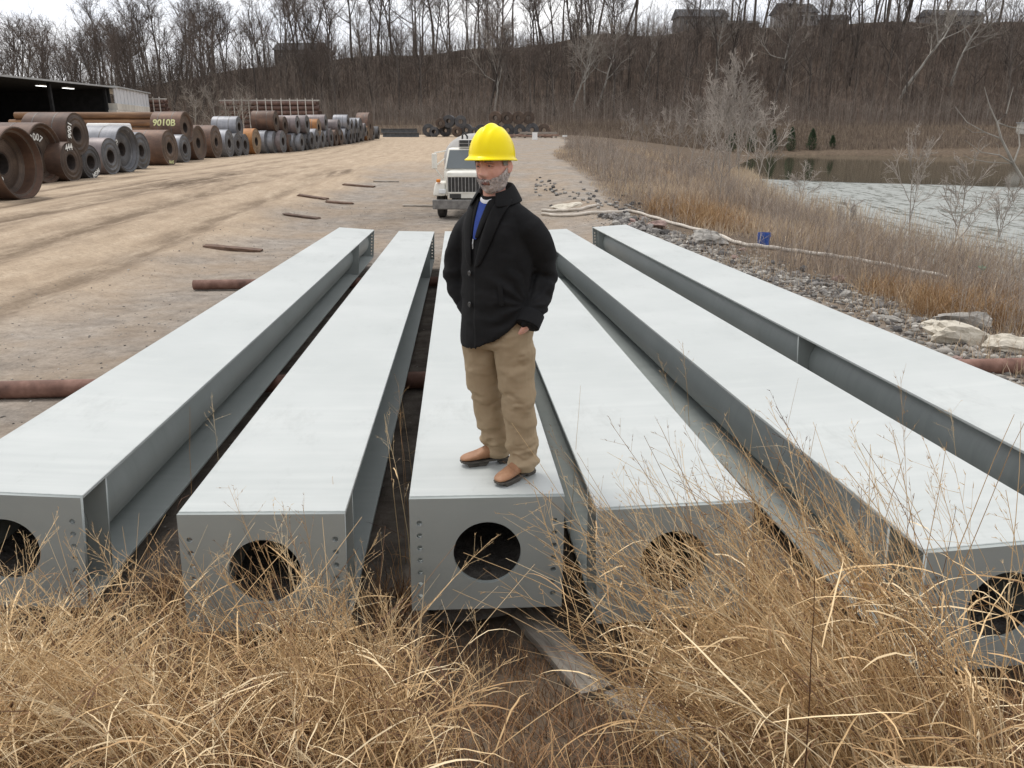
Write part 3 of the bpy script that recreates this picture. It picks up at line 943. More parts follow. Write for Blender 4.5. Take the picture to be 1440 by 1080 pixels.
sh = empty('storage_shed', (SX_, SY0, gz(SX_, 80)), 0, 'dark open-fronted metal storage shed with lit strip lamps behind the coils', 'shed')
Ls = SY1 - SY0
zb = 0
EAVE = 6.35
MB().hull8([(-18, -1, 5.7), (.9, -1, EAVE), (.9, Ls + .15, EAVE), (-18, Ls + .15, 5.7)],
           [(-18, -1, 5.86), (.9, -1, EAVE + .16), (.9, Ls + .15, EAVE + .16), (-18, Ls + .15, 5.86)]).build('roof', M_ROOF, sh)
MB().hull8([(-17.6, 0, 5.66), (.8, 0, EAVE - .05), (.8, Ls - .3, EAVE - .05), (-17.6, Ls - .3, 5.66)], [(-17.6, 0, 5.69), (.8, 0, EAVE - .02), (.8, Ls - .3, EAVE - .02), (-17.6, Ls - .3, 5.69)]).build('dark_underside', M_INNER, sh)  # added dark sheet; shade under the roof put into its colour
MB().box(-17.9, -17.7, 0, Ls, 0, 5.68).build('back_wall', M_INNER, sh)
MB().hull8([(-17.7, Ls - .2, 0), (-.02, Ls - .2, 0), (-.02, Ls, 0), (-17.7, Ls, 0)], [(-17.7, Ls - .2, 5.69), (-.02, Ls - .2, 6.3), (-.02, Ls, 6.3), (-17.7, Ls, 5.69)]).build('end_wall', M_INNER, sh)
MB().hull8([(-17.7, -.3, 0), (.02, -.3, 0), (.02, -.1, 0), (-17.7, -.1, 0)], [(-17.7, -.3, 5.69), (.02, -.3, 6.3), (.02, -.1, 6.3), (-17.7, -.1, 5.69)]).build('end_wall', M_INNER, sh)
for k in range(5):
    yy = 1 + k * (Ls - 2) / 4
    MB().box(-.28, .02, yy - .15, yy + .15, 0, EAVE - .02).build('post', M_INNER, sh)
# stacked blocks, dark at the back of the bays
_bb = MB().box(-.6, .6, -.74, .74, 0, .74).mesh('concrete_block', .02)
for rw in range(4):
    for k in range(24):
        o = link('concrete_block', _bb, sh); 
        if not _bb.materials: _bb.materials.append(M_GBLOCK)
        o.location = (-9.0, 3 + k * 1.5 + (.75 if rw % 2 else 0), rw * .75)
for yy in (22.0, 27.0, 37.0, 42.0):
    l_ = empty('strip_lamp', (SX_ - 1.6, SY0 + yy, sh.location.z + EAVE - .28), 0, 'lit white strip lamp under the roof of the open shed', 'lamp', 'strip lamps in the shed')
    MB().box(-.22, .22, -.95, .95, 0, .12).build('housing', M_ROOF, l_)
    MB().box(-.18, .18, -.9, .9, -.05, -.002).build('tube', M_LAMP, l_)
# closed white bay on big blocks
pa = at_dist(161, 130, 92.3); pb = at_dist(205, 137, 117)
wb = empty('white_shed_bay', (SX_ + .3, SY1 + .4, gz(SX_, 95)), math.atan2(pb.y - SY1, pb.x - SX_) - PI / 2, 'white metal-clad shed bay standing on pale concrete blocks', 'shed')
Lw = math.hypot(pb.x - SX_, pb.y - SY1)
for k in range(int(Lw / .9)):
    MB().hull8([(-.10, k * .9, 4.45), (0 + .05 * (k % 2), k * .9, 4.45), (0 + .05 * (k % 2), k * .9 + .88, 4.45), (-.10, k * .9 + .88, 4.45)],
               [(-.10, k * .9, 6.25), (.05 * (k % 2), k * .9, 6.25), (.05 * (k % 2), k * .9 + .88, 6.25), (-.10, k * .9 + .88, 6.25)]).build('siding_sheet', M_METAL, wb)
_r = wb.rotation_euler.z
def bay_local(X_, Y_, z_):
    dx, dy = X_ - wb.location.x, Y_ - wb.location.y
    return (dx * math.cos(_r) + dy * math.sin(_r), -dx * math.sin(_r) + dy * math.cos(_r), z_)
_yb = SY1 + .4 + Lw * math.cos(_r) + .1
_cs = [(.25, -.02), (.25, Lw + .1)]
_far = [bay_local(-60, _yb, 0)[:2], bay_local(-60, SY1 + .3, 0)[:2]]
_fp = _cs + _far
MB().hull8([(a_, b2, 6.27) for a_, b2 in _fp], [(a_, b2, 6.42) for a_, b2 in _fp]).build('roof', M_ROOF, wb)
_bw = MB().box(-.5, .5, -.74, .74, 0, .74).mesh('concrete_block', .02); _bw.materials.append(M_BLOCK)
for rw in range(6):
    for k in range(int(Lw / 1.5)):
        o = link('concrete_block', _bw, wb)
        o.location = (-.2, -.6 + k * 1.5 + (.75 if rw % 2 else 0), rw * .75)

# ------------------------------------------------------------------ white van behind the coils
M_WHITE = pmat('white_vehicle_paint', [(0.3, (0.70, 0.70, 0.69)), (0.7, (0.80, 0.80, 0.78))], 2, 0.35, 0, 0)
M_TYRE = pmat('tyre_rubber', [(0.3, (0.025, 0.024, 0.023)), (0.7, (0.06, 0.055, 0.05))], 6, 0.9, 0, .3)
M_GLASSD, _t, _b = nodes_of('dark_vehicle_glass')
_b.inputs['Base Color'].default_value = (0.03, 0.035, 0.04, 1); _b.inputs['Roughness'].default_value = 0.08
vp = at_dist(152, 176, 61)
vz = gz(vp.x, 61)
van = empty('parked_van', (vp.x, 61, vz), 0, 'white van whose roof and windows show above the coils', 'van')
MB().hull8([(-.92, -2.3, .45), (.92, -2.3, .45), (.92, 2.3, .45), (-.92, 2.3, .45)], [(-.92, -2.3, 1.5), (.92, -2.3, 1.5), (.92, 2.3, 1.5), (-.92, 2.3, 1.5)]).build('body', M_WHITE, van, .08, 2)
MB().hull8([(-.88, -2.0, 1.5), (.88, -2.0, 1.5), (.88, 2.1, 1.5), (-.88, 2.1, 1.5)], [(-.76, -1.6, 2.42), (.76, -1.6, 2.42), (.76, 2.0, 2.42), (-.76, 2.0, 2.42)]).build('cabin', M_WHITE, van, .08, 2)
for x0, x1 in ((-.72, -.32), (-.25, .25), (.32, .72)):
    MB().hull8([(x0, -1.96, 1.62), (x1, -1.96, 1.62), (x1, -1.7, 1.62), (x0, -1.7, 1.62)], [(x0 * .93, -1.70, 2.22), (x1 * .93, -1.70, 2.22), (x1 * .93, -1.5, 2.22), (x0 * .93, -1.5, 2.22)]).build('window', M_GLASSD, van)
for sx in (-1, 1):
    for yy in (-1.5, 1.5):
        w_ = MB(); w_.lathe([(-.11, .12), (-.11, .32), (-.08, .35), (.08, .35), (.11, .32), (.11, .12)], 20, 'x')
        o = w_.build('wheel', M_TYRE, van, 0, 1, True); o.location = (sx * .82, yy, .35)
# ------------------------------------------------------------------ tanker truck
M_CREAM = pmat('cream_truck_paint', [(0.3, (0.62, 0.60, 0.53)), (0.7, (0.76, 0.745, 0.68))], 3, 0.4, 0, .03)
M_TANK = pmat('dull_tank_paint', [(0.3, (0.45, 0.43, 0.40)), (0.7, (0.60, 0.585, 0.56))], 2, 0.5, 0, .05)
M_BLACK = pmat('black_trim', [(0.3, (0.02, 0.02, 0.02)), (0.7, (0.045, 0.043, 0.04))], 8, 0.6, 0, .1)
M_CHROME = pmat('dull_chrome', [(0.3, (0.42, 0.42, 0.42)), (0.7, (0.58, 0.58, 0.58))], 8, 0.35, .8, .05)
M_BUMP = pmat('grimy_bumper', [(0.3, (0.10, 0.095, 0.09)), (0.7, (0.24, 0.23, 0.215))], 5, 0.6, .2, .1)
M_AMBER = pmat('amber_lens', [(0.3, (0.55, 0.16, 0.02)), (0.7, (0.75, 0.26, 0.04))], 5, 0.3, 0, 0)
M_LENS = pmat('headlamp_lens', [(0.3, (0.60, 0.62, 0.62)), (0.7, (0.75, 0.76, 0.75))], 5, 0.15, 0, 0)
M_GLASS, _t, _b = nodes_of('windscreen_glass')
_b.inputs['Base Color'].default_value = (0.10, 0.115, 0.12, 1); _b.inputs['Roughness'].default_value = 0.06
_b.inputs['Specular IOR Level'].default_value = 0.7
tp = site(655, 309)
TR = empty('tanker_truck', (tp.x, tp.y, gz(tp.x, tp.y)), -0.03, 'cream tanker truck with black grille parked on the gravel behind the man', 'truck')
TR.scale = (1.05, 1.05, 1.15)
# local frame: front of the truck looks towards -y
def taper(x0, x1, y0, y1, z0, X0, X1, Y0, Y1, z1):
    return MB().hull8([(x0, y0, z0), (x1, y0, z0), (x1, y1, z0), (x0, y1, z0)], [(X0, Y0, z1), (X1, Y0, z1), (X1, Y1, z1), (X0, Y1, z1)])
taper(-.72, .72, 0.12, 1.5, .72, -.68, .68, .22, 1.5, 1.46).build('hood', M_CREAM, TR, .06, 3, True)
for s in (-1, 1):
    f_ = taper(s * .70, s * 1.14, 0.05, 1.2, .72, s * .70, s * 1.06, .16, 1.2, 1.14).build('fender', M_CREAM, TR, .07, 3, True)
    MB().box(s * .80 - .12, s * .80 + .12, .015, .06, .80, .94).build('headlamp', M_LENS, TR, .015)
    MB().box(s * .93 - .07, s * .93 + .07, .05, .2, 1.14, 1.24).build('indicator', M_AMBER, TR, .02)
gr = MB().box(-.60, .60, .10, .14, .84, 1.32).build('grille', M_BLACK, TR)
for k in range(11):
    x0 = -.60 + k * .12
    MB().box(x0 - .008, x0 + .008, .075, .099, .84, 1.32).build('grille_bar', M_CHROME, gr)
for z0 in (.83, 1.325):
    MB().box(-.63, .63, .078, .125, z0 - .02, z0 + .02).build('grille_rim', M_CREAM, gr)
MB().box(-.60, .60, .10, .16, .66, .81).build('lower_panel', M_CREAM, TR)
np_ = MB().box(-.55, -.16, .082, .098, .66, .79).build('front_plate', M_BLACK, TR)
MB().box(-1.14, 1.14, -.06, .10, .32, .62).build('bumper', M_BUMP, TR, .03, 2)
taper(-.90, .90, 1.45, 3.0, .75, -.88, .88, 1.45, 3.0, 1.45).build('cab_body', M_CREAM, TR, .04, 2, True)
cab = taper(-.88, .88, 1.46, 3.0, 1.45, -.76, .76, 1.85, 2.95, 2.14).build('cab_top', M_CREAM, TR, .05, 2, True)
ws = taper(-.80, .80, 1.44, 1.52, 1.50, -.70, .70, 1.80, 1.88, 2.08)
ws.build('windscreen', M_GLASS, cab, .01)
for s in (-1, 1):
    MB().hull8([(s * .86, 1.75, 1.5), (s * .885, 1.75, 1.5), (s * .885, 2.7, 1.5), (s * .86, 2.7, 1.5)], [(s * .765, 2.0, 2.06), (s * .79, 2.0, 2.06), (s * .79, 2.65, 2.06), (s * .765, 2.65, 2.06)]).build('side_window', M_GLASS, cab)
    mr = MB().box(s * 1.22 - .09, s * 1.22 + .09, 1.42, 1.52, 1.50, 1.98).build('mirror', M_CREAM, TR, .02)
    a_ = MB(); a_.tube([(s * .80, 1.7, 2.06), (s * 1.22, 1.5, 2.0)], .022, 6); a_.tube([(s * .86, 1.6, 1.82), (s * 1.22, 1.5, 1.56)], .022, 6); a_.tube([(s * .88, 1.5, 1.1), (s * 1.18, 1.48, 1.5)], .02, 6)
    a_.build('mirror_arm', M_CREAM, mr)
MB().box(-.38, .38, 1.78, 2.5, 2.16, 2.42).build('roof_unit', M_TANK, TR, .02)
for x0 in (-.335, .015):
    for z0 in (2.19, 2.30):
        MB().box(x0, x0 + .32, 1.755, 1.779, z0, z0 + .09).build('roof_unit_vent', M_BLACK, TR)
for k in range(2):
    w_ = MB(); w_.tube([(-.3 + .02 * k, 2.62, 2.15), (-.3, 2.62, 2.55), (-.22, 2.6, 2.62), (-.12, 2.6, 2.5), (-.12, 2.6, 2.2)], .035, 8) if k == 0 else None
    if k == 0: w_.build('exhaust_hose', M_BLACK, TR, 0, 1, True)
# chassis and tank
for s in (-1, 1):
    MB().box(s * .42 - .04, s * .42 + .04, .15, 8.6, .50, .70).build('chassis_rail', M_BLACK, TR)
tk = MB()
n = 36
prof = [(3.25, .0), (3.26, .55), (3.30, .86), (3.40, .98), (8.30, .98), (8.42, .86), (8.45, .5), (8.46, .0)]
V_, F_ = [], []
for a, rr in prof:
    for k in range(n):
        t_ = 2 * PI * k / n
        V_.append((rr * 1.12 * math.cos(t_), a, 1.72 + rr * .88 * math.sin(t_)))
for i in range(len(prof) - 1):
    for k in range(n):
        F_.append((i * n + k, i * n + (k + 1) % n, (i + 1) * n + (k + 1) % n, (i + 1) * n + k))
tk.add(V_, F_).build('tank', M_TANK, TR, 0, 1, True)
for yy in (4.2, 5.8, 7.4):
    rb = MB(); V_, F_ = [], []
    for (a, q) in ((yy - .03, .982), (yy - .03, 1.0), (yy + .03, 1.0), (yy + .03, .982)):
        for k in range(n):
            t_ = 2 * PI * k / n; V_.append((q * 1.12 * math.cos(t_), a, 1.72 + q * .88 * math.sin(t_)))
    F_ = [(i * n + k, i * n + (k + 1) % n, ((i + 1) % 4) * n + (k + 1) % n, ((i + 1) % 4) * n + k) for i in range(4) for k in range(n)]
    rb.add(V_, F_).build('tank_band', M_TANK, TR)
def wheel(x, y, r=.50, w=.28):
    a_ = MB(); a_.lathe([(-w / 2, r * .55), (-w / 2, r * .93), (-w / 2 + .04, r), (w / 2 - .04, r), (w / 2, r * .93), (w / 2, r * .55)], 28, 'x')
    ty = a_.build('tyre', M_TYRE, TR, 0, 1, True); ty.location = (x, y, r)
    b_ = MB(); b_.lathe([(-w / 2 + .03, .02), (-w / 2 + .06, r * .3), (-w / 2 + .02, r * .545), (w / 2 - .02, r * .545), (w / 2 - .06, r * .3), (w / 2 - .03, .02)], 20, 'x')
    b_.build('rim', M_CHROME, ty, 0, 1, True)
for s in (-1, 1):
    wheel(s * .90, .85)
    for yy in (6.2, 7.4):
        wheel(s * .94, yy); wheel(s * .62, yy)

# ------------------------------------------------------------------ hoses
M_HOSE = pmat('pale_flat_hose', [(0.3, (0.42, 0.37, 0.31)), (0.7, (0.62, 0.57, 0.50))], 4, 0.8, 0, .2)
def hose(pts, r, label, name='water_hose'):
    P = [site(*q) for q in pts]
    out_ = []
    for i in range(len(P) - 1):
        p0, p1, p2, p3 = P[max(i - 1, 0)], P[i], P[i + 1], P[min(i + 2, len(P) - 1)]
        for k in range(8):
            t_ = k / 8.0
            q = 0.5 * ((2 * p1) + (-p0 + p2) * t_ + (2 * p0 - 5 * p1 + 4 * p2 - p3) * t_ ** 2 + (-p0 + 3 * p1 - 3 * p2 + p3) * t_ ** 3)
            q.z = gz(q.x, q.y) + r * .8 + .02 + .012 * math.sin(i * 3 + k)
            out_.append(q)
    o = P[-1].copy(); o.z = gz(o.x, o.y) + r; out_.append(o)
    m_ = MB(); m_.tube(out_, r, 8)
    return tag(m_.build(name, M_HOSE, None, 0, 1, True), label, 'hose', 'pale hoses by the rubble bank')
hose([(762, 303), (800, 305), (850, 301), (885, 299), (915, 307), (960, 320), (1005, 332), (1040, 345), (1075, 350), (1120, 356), (1180, 364), (1240, 374), (1330, 392)], .055, 'long pale hose running along the top of the rubble bank past the bucket')
hose([(762, 298), (790, 298), (818, 296), (842, 290)], .055, 'short pale hose end lying on the gravel above the longer hose')

# blue bucket
M_BLUE = pmat('blue_plastic', [(0.3, (0.015, 0.06, 0.26)), (0.7, (0.025, 0.09, 0.36))], 6, 0.4, 0, .05)
bp = site(1073, 347)
bk = empty('plastic_bucket', (bp.x, bp.y, bp.z), .3, 'blue plastic bucket standing by the hose on the bank', 'bucket')
bk.scale = (1.15, 1.15, 1.15)
a_ = MB(); a_.lathe([(0, .001), (0, .14), (.30, .165), (.36, .168), (.36, .158), (.30, .155), (.02, .13), (.02, .001)], 24, 'z'); a_.build('shell', M_BLUE, bk, 0, 1, True)
a_ = MB(); a_.lathe([(.27, .165), (.27, .176), (.30, .178), (.30, .166)], 24, 'z'); a_.build('rim_band', M_BLUE, bk, 0, 1, True)
a_ = MB(); a_.tube([(.17 * math.cos(t_ * PI / 10), -.02 - .10 * math.sin(t_ * PI / 10), .29 - .08 * math.sin(t_ * PI / 10)) for t_ in range(11)], .005, 5); a_.build('handle', M_CHROME, bk)

# ------------------------------------------------------------------ rocks
def rock_mesh(seed, sub=2, flat=.65, rough=.35):
    bm = bmesh.new()
    bmesh.ops.create_icosphere(bm, subdivisions=sub, radius=1)
    rr = np.random.default_rng(seed)
    planes = [(Vector(rr.normal(size=3)).normalized(), rr.uniform(.45, .85)) for _ in range(9)]
    off = Vector(rr.uniform(-50, 50, 3))
    for v_ in bm.verts:
        p_ = v_.co.copy()
        for n_, d_ in planes:
            k = p_.dot(n_) - d_
            if k > 0: p_ -= n_ * k * .92
        p_ *= 1 + rough * mnoise.fractal(v_.co * 1.9 + off, 1, 2, 3)
        v_.co = Vector((p_.x, p_.y * .85, p_.z * flat))
    me = bpy.data.meshes.new('rock'); bm.to_mesh(me); bm.free()
    return me
M_ROCK = pmat('grey_rubble', [(0.28, (0.10, 0.09, 0.085)), (0.5, (0.21, 0.195, 0.18)), (0.75, (0.36, 0.335, 0.305))], 2.2, .95, 0, .7, 16, .04, (1, 1, 1), .5)
M_SLAG = pmat('black_slag', [(0.3, (0.05, 0.046, 0.044)), (0.7, (0.13, 0.12, 0.112))], 3, .8, 0, .8, 16, .04, (1, 1, 1), .6)
M_LIME = pmat('pale_limestone', [(0.28, (0.30, 0.26, 0.20)), (0.45, (0.56, 0.51, 0.42)), (0.75, (0.68, 0.63, 0.54))], 2.0, .9, 0, .6, 9, .05)
M_LIME2 = pmat('grey_limestone', [(0.28, (0.17, 0.16, 0.145)), (0.5, (0.33, 0.31, 0.28)), (0.75, (0.46, 0.43, 0.38))], 2.0, .9, 0, .7, 9, .05)
M_PINK = pmat('pinkish_rubble', [(0.28, (0.24, 0.16, 0.14)), (0.75, (0.42, 0.30, 0.26))], 2.0, .9, 0, .6, 9, .05)
ROCKS = [rock_mesh(100 + k, 2, random.uniform(.45, .8)) for k in range(12)]
def rock_thing(p, s, m, label, group, rz=None, sq=(1, 1, 1), mesh=None, sink=.25):
    me = mesh or random.choice(ROCKS)
    if not me.materials: me.materials.append(None)
    o = bpy.data.objects.new('rock', me); COL.objects.link(o)
    o.material_slots[0].link = 'OBJECT'; o.material_slots[0].material = m
    o.location = (p[0], p[1], p[2] + s * sq[2] * (.6 - sink * 1.2))
    o.scale = (s * sq[0], s * sq[1], s * sq[2])
    o.rotation_euler = (random.uniform(-.2, .2), random.uniform(-.2, .2), random.uniform(0, 6.28) if rz is None else rz)
    return tag(o, label, 'rock', group)
BIG = [rock_mesh(300 + k, 3, .5, .30) for k in range(6)]
for (px, py, s, m, lab, k, sq, rz) in [
        (1352, 485, .46, M_LIME, 'long pale limestone boulder with dark spots above the pipe end', 0, (1.25, .75, .8), .12),
        (1425, 497, .50, M_LIME, 'flat pale limestone slab lying partly behind the rusty pipe end', 1, (1.3, .8, .62), -.25),
        (1350, 461, .36, M_LIME2, 'grey rounded boulder behind the long pale limestone boulder', 2, (1.35, .8, .9), -.1),
        (1309, 463, .20, M_LIME, 'small pale stone beside the grey rounded boulder', 3, (1.2, .9, .9), .5),
        (1160, 494, .2, M_LIME2, 'flat grey slab in the rubble halfway along the bank', 4, (1.5, .8, .5), -.4),
        (1255, 452, .2, M_LIME2, 'pale angular slab at the weedy edge of the rubble', 5, (1.6, .6, .5), -.5),
        (995, 343, .62, M_LIME2, 'large dusty grey boulder in the rubble near the far end of the beams', 1, (1.2, 1, .8), .3),
        (925, 322, .5, M_PINK, 'pinkish boulder in the rubble at the far end of the outermost beam', 3, (1.1, .8, .7), .6),
        (800, 291, .6, M_LIME, 'flat pale stone lying on the gravel behind the hoses', 4, (1.3, .8, .3), .1)]:
    rock_thing(site(px, py), s, m, lab, None, rz, sq, BIG[k], .2)
# rubble bank: biggest pieces as single rocks
def bank_pt(t_):
    """t 0..1 along the bank from the near pipe end to the far gravel"""
    xs_ = [1440, 1330, 1220, 1120, 1040, 980, 920, 880, 850]
    ys_ = [535, 487, 440, 405, 378, 352, 330, 318, 300]
    u_ = t_ * 8
    i = min(int(u_), 7); f = u_ - i
    return xs_[i] * (1 - f) + xs_[i + 1] * f, ys_[i] * (1 - f) + ys_[i + 1] * f
for k in range(150):
    t_ = random.random() ** .8
    px, py = bank_pt(t_)
    q = site(px, py)
    xb_ = 4.55 - 0.085 * q.y
    q.x += random.gauss(.55, .55); q.y += random.gauss(0, .4)
    fr = q.x + .078 * (q.y - 4.1) - 3.6
    if fr < .62: q.x += .62 - fr + random.uniform(0, .3)
    q.z = gz(q.x, q.y)
    m = random.choices([M_ROCK, M_SLAG, M_LIME2, M_PINK], [7, 2.5, 2, .5])[0]
    nm = {id(M_ROCK): 'grey', id(M_SLAG): 'black', id(M_LIME2): 'pale grey', id(M_PINK): 'pinkish'}[id(m)]
    rock_thing(q, random.uniform(.05, .125) * (1 + .7 * t_), m, '%s broken rubble rock on the bank beside the outermost beam' % nm, 'rubble rocks on the bank')
# far slag ridge beside the gravel, right of the truck
for k in range(90):
    px = random.uniform(752, 905); py = 262 + (px - 752) * .22 + random.gauss(0, 7)
    q = site(px, py)
    rock_thing(q, random.uniform(.05, .16), random.choice([M_SLAG, M_ROCK, M_ROCK, M_LIME2]), 'small dark slag lump on the gravel between truck and weeds', 'slag lumps on the gravel')

def merge_copies(meshes, P, S, name, m, flat=None, rnd_attr=True):
    Vs, Fs, A, off = [], [], [], 0
    data = []
    for me in meshes:
        co = np.empty(len(me.vertices) * 3, np.float32); me.vertices.foreach_get('co', co)
        fi = np.array([p_.vertices[:] for p_ in me.polygons], np.int32)
        data.append((co.reshape(-1, 3), fi))
    for i in range(len(P)):
        co, fi = data[i % len(data)]
        a = RNG.uniform(0, 6.28); c_, s2 = math.cos(a), math.sin(a)
        q = co * S[i]
        Vs.append(np.stack([q[:, 0] * c_ - q[:, 1] * s2, q[:, 0] * s2 + q[:, 1] * c_, q[:, 2]], -1) + P[i])
        Fs.append(fi + off); off += len(co)
        A.append(np.full(len(co), RNG.random()))
    me = np_mesh(name, np.concatenate(Vs), np.concatenate(Fs))
    add_attr(me, 'rnd', np.concatenate(A))
    return me
SM = [rock_mesh(500 + k, 1, .6) for k in range(8)]
M_PEB = attr_mat('loose_stone', [(0.0, (0.09, 0.08, 0.072)), (0.3, (0.16, 0.145, 0.13)), (0.6, (0.24, 0.225, 0.20)), (0.85, (0.36, 0.335, 0.30)), (1.0, (0.52, 0.49, 0.44))], nscale=12)
P_, S_ = [], []
for k in range(8000):
    px, py = bank_pt(RNG.random())
    q = site(px, py, 60) if k % 26 == 0 else q0
    if k % 26 == 0: q0 = q
    x_ = q.x + RNG.normal(.6, .6); y_ = q.y + RNG.normal(0, .55)
    fr = x_ + .078 * (y_ - 4.1) - 3.6
    if fr < .5: x_ += .5 - fr + RNG.uniform(0, .4)
    s = abs(RNG.normal(0, .032)) + .016
    P_.append((x_, y_, gz(x_, y_) + s * .15)); S_.append(s)
tag(link('rubble', merge_copies(SM, P_, S_, 'rubble', None), None, M_PEB), 'loose broken grey rubble heaped along the outermost beam', 'rubble', None, 'stuff')
xs_ = RNG.uniform(-9, 6, 5200); ys_ = 4 + 30 * RNG.random(5200) ** 1.2
keep = (np.abs(xs_ + .07 * ys_) > 0)
xs_, ys_ = xs_[keep], ys_[keep]
S_ = np.abs(RNG.normal(0, .011, len(xs_))) + .006
zs_ = ground(xs_, ys_)
tag(link('gravel_stones', merge_copies(SM[:4], np.stack([xs_, ys_, zs_ + S_ * .1], -1), S_, 'gravel_stones', None), None, M_PEB), 'loose stones scattered over the gravel lot', 'gravel', None, 'stuff')

# ------------------------------------------------------------------ timbers sunk in the gravel
M_TIE = pmat('brown_sunk_timber', [(0.3, (0.055, 0.035, 0.025)), (0.55, (0.13, 0.08, 0.055)), (0.75, (0.24, 0.15, 0.10))], 4, .9, 0, .6, 30, .01, (1, 8, 8), .5)
for (px, py, L, lab) in [(425, 306, 2.0, 'dark end-burnt timber lying flat in the gravel left of the beams'), (330, 352, 2.3, 'broad rotten timber sunk in the gravel beyond the near support pipe'),
                         (505, 262, 2.4, 'timber sunk in the gravel between the truck and the coil row'), (478, 286, 1.8, 'thin timber half buried in gravel behind the beams'),
                         (545, 256, 2.2, 'pale timber flush with the ground left of the truck'), (440, 278, 2.0, 'weathered timber half sunk beside the wheel tracks'), (590, 290, 2.1, 'pale broken board lying just in front of the truck')]:
    q = site(px, py)
    m_ = MB(); V_, F_ = [], []
    ns = 6; L *= .62; an = random.uniform(-.06, .12); wd = random.uniform(.17, .28)
    za = gz(q.x - L / 2 * math.cos(an), q.y - L / 2 * math.sin(an)) + .01; zb2 = gz(q.x + L / 2 * math.cos(an), q.y + L / 2 * math.sin(an)) + .01
    for i in range(ns + 1):
        f = (i / ns - .5) * L
        for (cx_, tz) in ((-1, -.06), (1, -.06), (1, .045), (.3, .055), (-.3, .05), (-1, .045)):
            lx = f + (random.uniform(-.12, .12) if i in (0, ns) else 0); ly = cx_ * wd * (1 + random.uniform(-.12, .12))
            X_ = q.x + lx * math.cos(an) - ly * math.sin(an); Y_ = q.y + lx * math.sin(an) + ly * math.cos(an)
            V_.append((X_ - q.x, Y_ - q.y, za + (zb2 - za) * i / ns + tz + random.uniform(-.006, .006) - q.z))
    for i in range(ns):
        for k in range(6): F_.append((i * 6 + k, i * 6 + (k + 1) % 6, (i + 1) * 6 + (k + 1) % 6, (i + 1) * 6 + k))
    F_ += [tuple(range(6)), tuple(ns * 6 + k for k in range(6))]
    b_ = m_.add(V_, F_).build('sunk_timber', M_TIE if 'pale' not in lab else M_TIMBER, None)
    b_.location = q
    tag(b_, lab, 'timber', 'timbers sunk in the gravel')

# ------------------------------------------------------------------ scrap by the far coils
M_WOODR = pmat('reddish_scrap_timber', [(0.3, (0.16, 0.10, 0.075)), (0.7, (0.32, 0.22, 0.17))], 3, .9, 0, .3)
for k, (px, py, L, rz, ry, lab) in enumerate([(728, 190, 3.0, .2, -.25, 'tilted reddish plank leaning in the scrap heap by the far coils'), (757, 187, 5.4, 0, 0.0, 'long grey timber on top of the scrap heap by the far coils'),
                                      (745, 191, 6.2, .1, .03, 'reddish timber at the bottom of the scrap heap'), (770, 190, 3.2, -.3, .0, 'short rusty timber at the end of the scrap heap')]):
    q = at_dist(px, py, 121)
    zz = gz(q.x, 121)
    o = empty('scrap_timber', (q.x, 121 - .5 * k, zz), rz, lab, 'timber', 'scrap timbers by the far coils')
    hh = max(q.z - zz, .15)
    b_ = MB().box(-L / 2, L / 2, -.18, .18, -.14, .14).build('beam', M_WOODR if k != 1 else M_TIMBER, o, .02); b_.location = (0, 0, hh); b_.rotation_euler = (0, ry, 0)
    for s in (-1, 1):
        c_ = MB().box(s * L * .36 - .14, s * L * .36 + .14, -.2, .2, 0, max(hh - .14 + (-s) * math.sin(ry) * L * .36 , .05)).build('packing_block', M_TIMBER, o)
q = at_dist(752, 199, 112); zz = gz(q.x, 112)
wx = empty('white_crate', (q.x, 112, zz), .1, 'white box standing in front of the far scrap timbers', 'crate')
hgt = .95
MB().box(-.32, .32, -.3, .3, 0, hgt - .06).build('case', M_WHITE, wx, .01); MB().box(-.34, .34, -.32, .32, hgt - .055, hgt).build('lid', M_WHITE, wx, .01)
q = at_dist(794, 200, 100); zz = gz(q.x, 100)
sg = empty('small_sign', (q.x, 100, zz), 0, 'small white sign on a thin post at the edge of the weeds', 'sign')
ht = at_dist(794, 191, 100).z - zz
MB().box(-.03, .03, -.03, .03, 0, ht - .12).build('post', M_STAKE, sg); MB().box(-.28, .28, -.05, -.032, ht - .13, ht + .08).build('panel', M_WHITE, sg)

# green scrap of plastic in the weeds
M_GREEN = pmat('green_plastic', [(0.3, (0.02, 0.22, 0.12)), (0.7, (0.05, 0.36, 0.2))], 6, .5, 0, .1)
q = site(1378, 392)
gm_ = rock_mesh(777, 2, .5, .9)
o = link('plastic_scrap', gm_, None, M_GREEN); o.location = (q.x, q.y, q.z + .35); o.scale = (.13, .13, .2)
tag(o, 'crumpled green plastic scrap in the orange weeds by the hose end', 'plastic scrap')

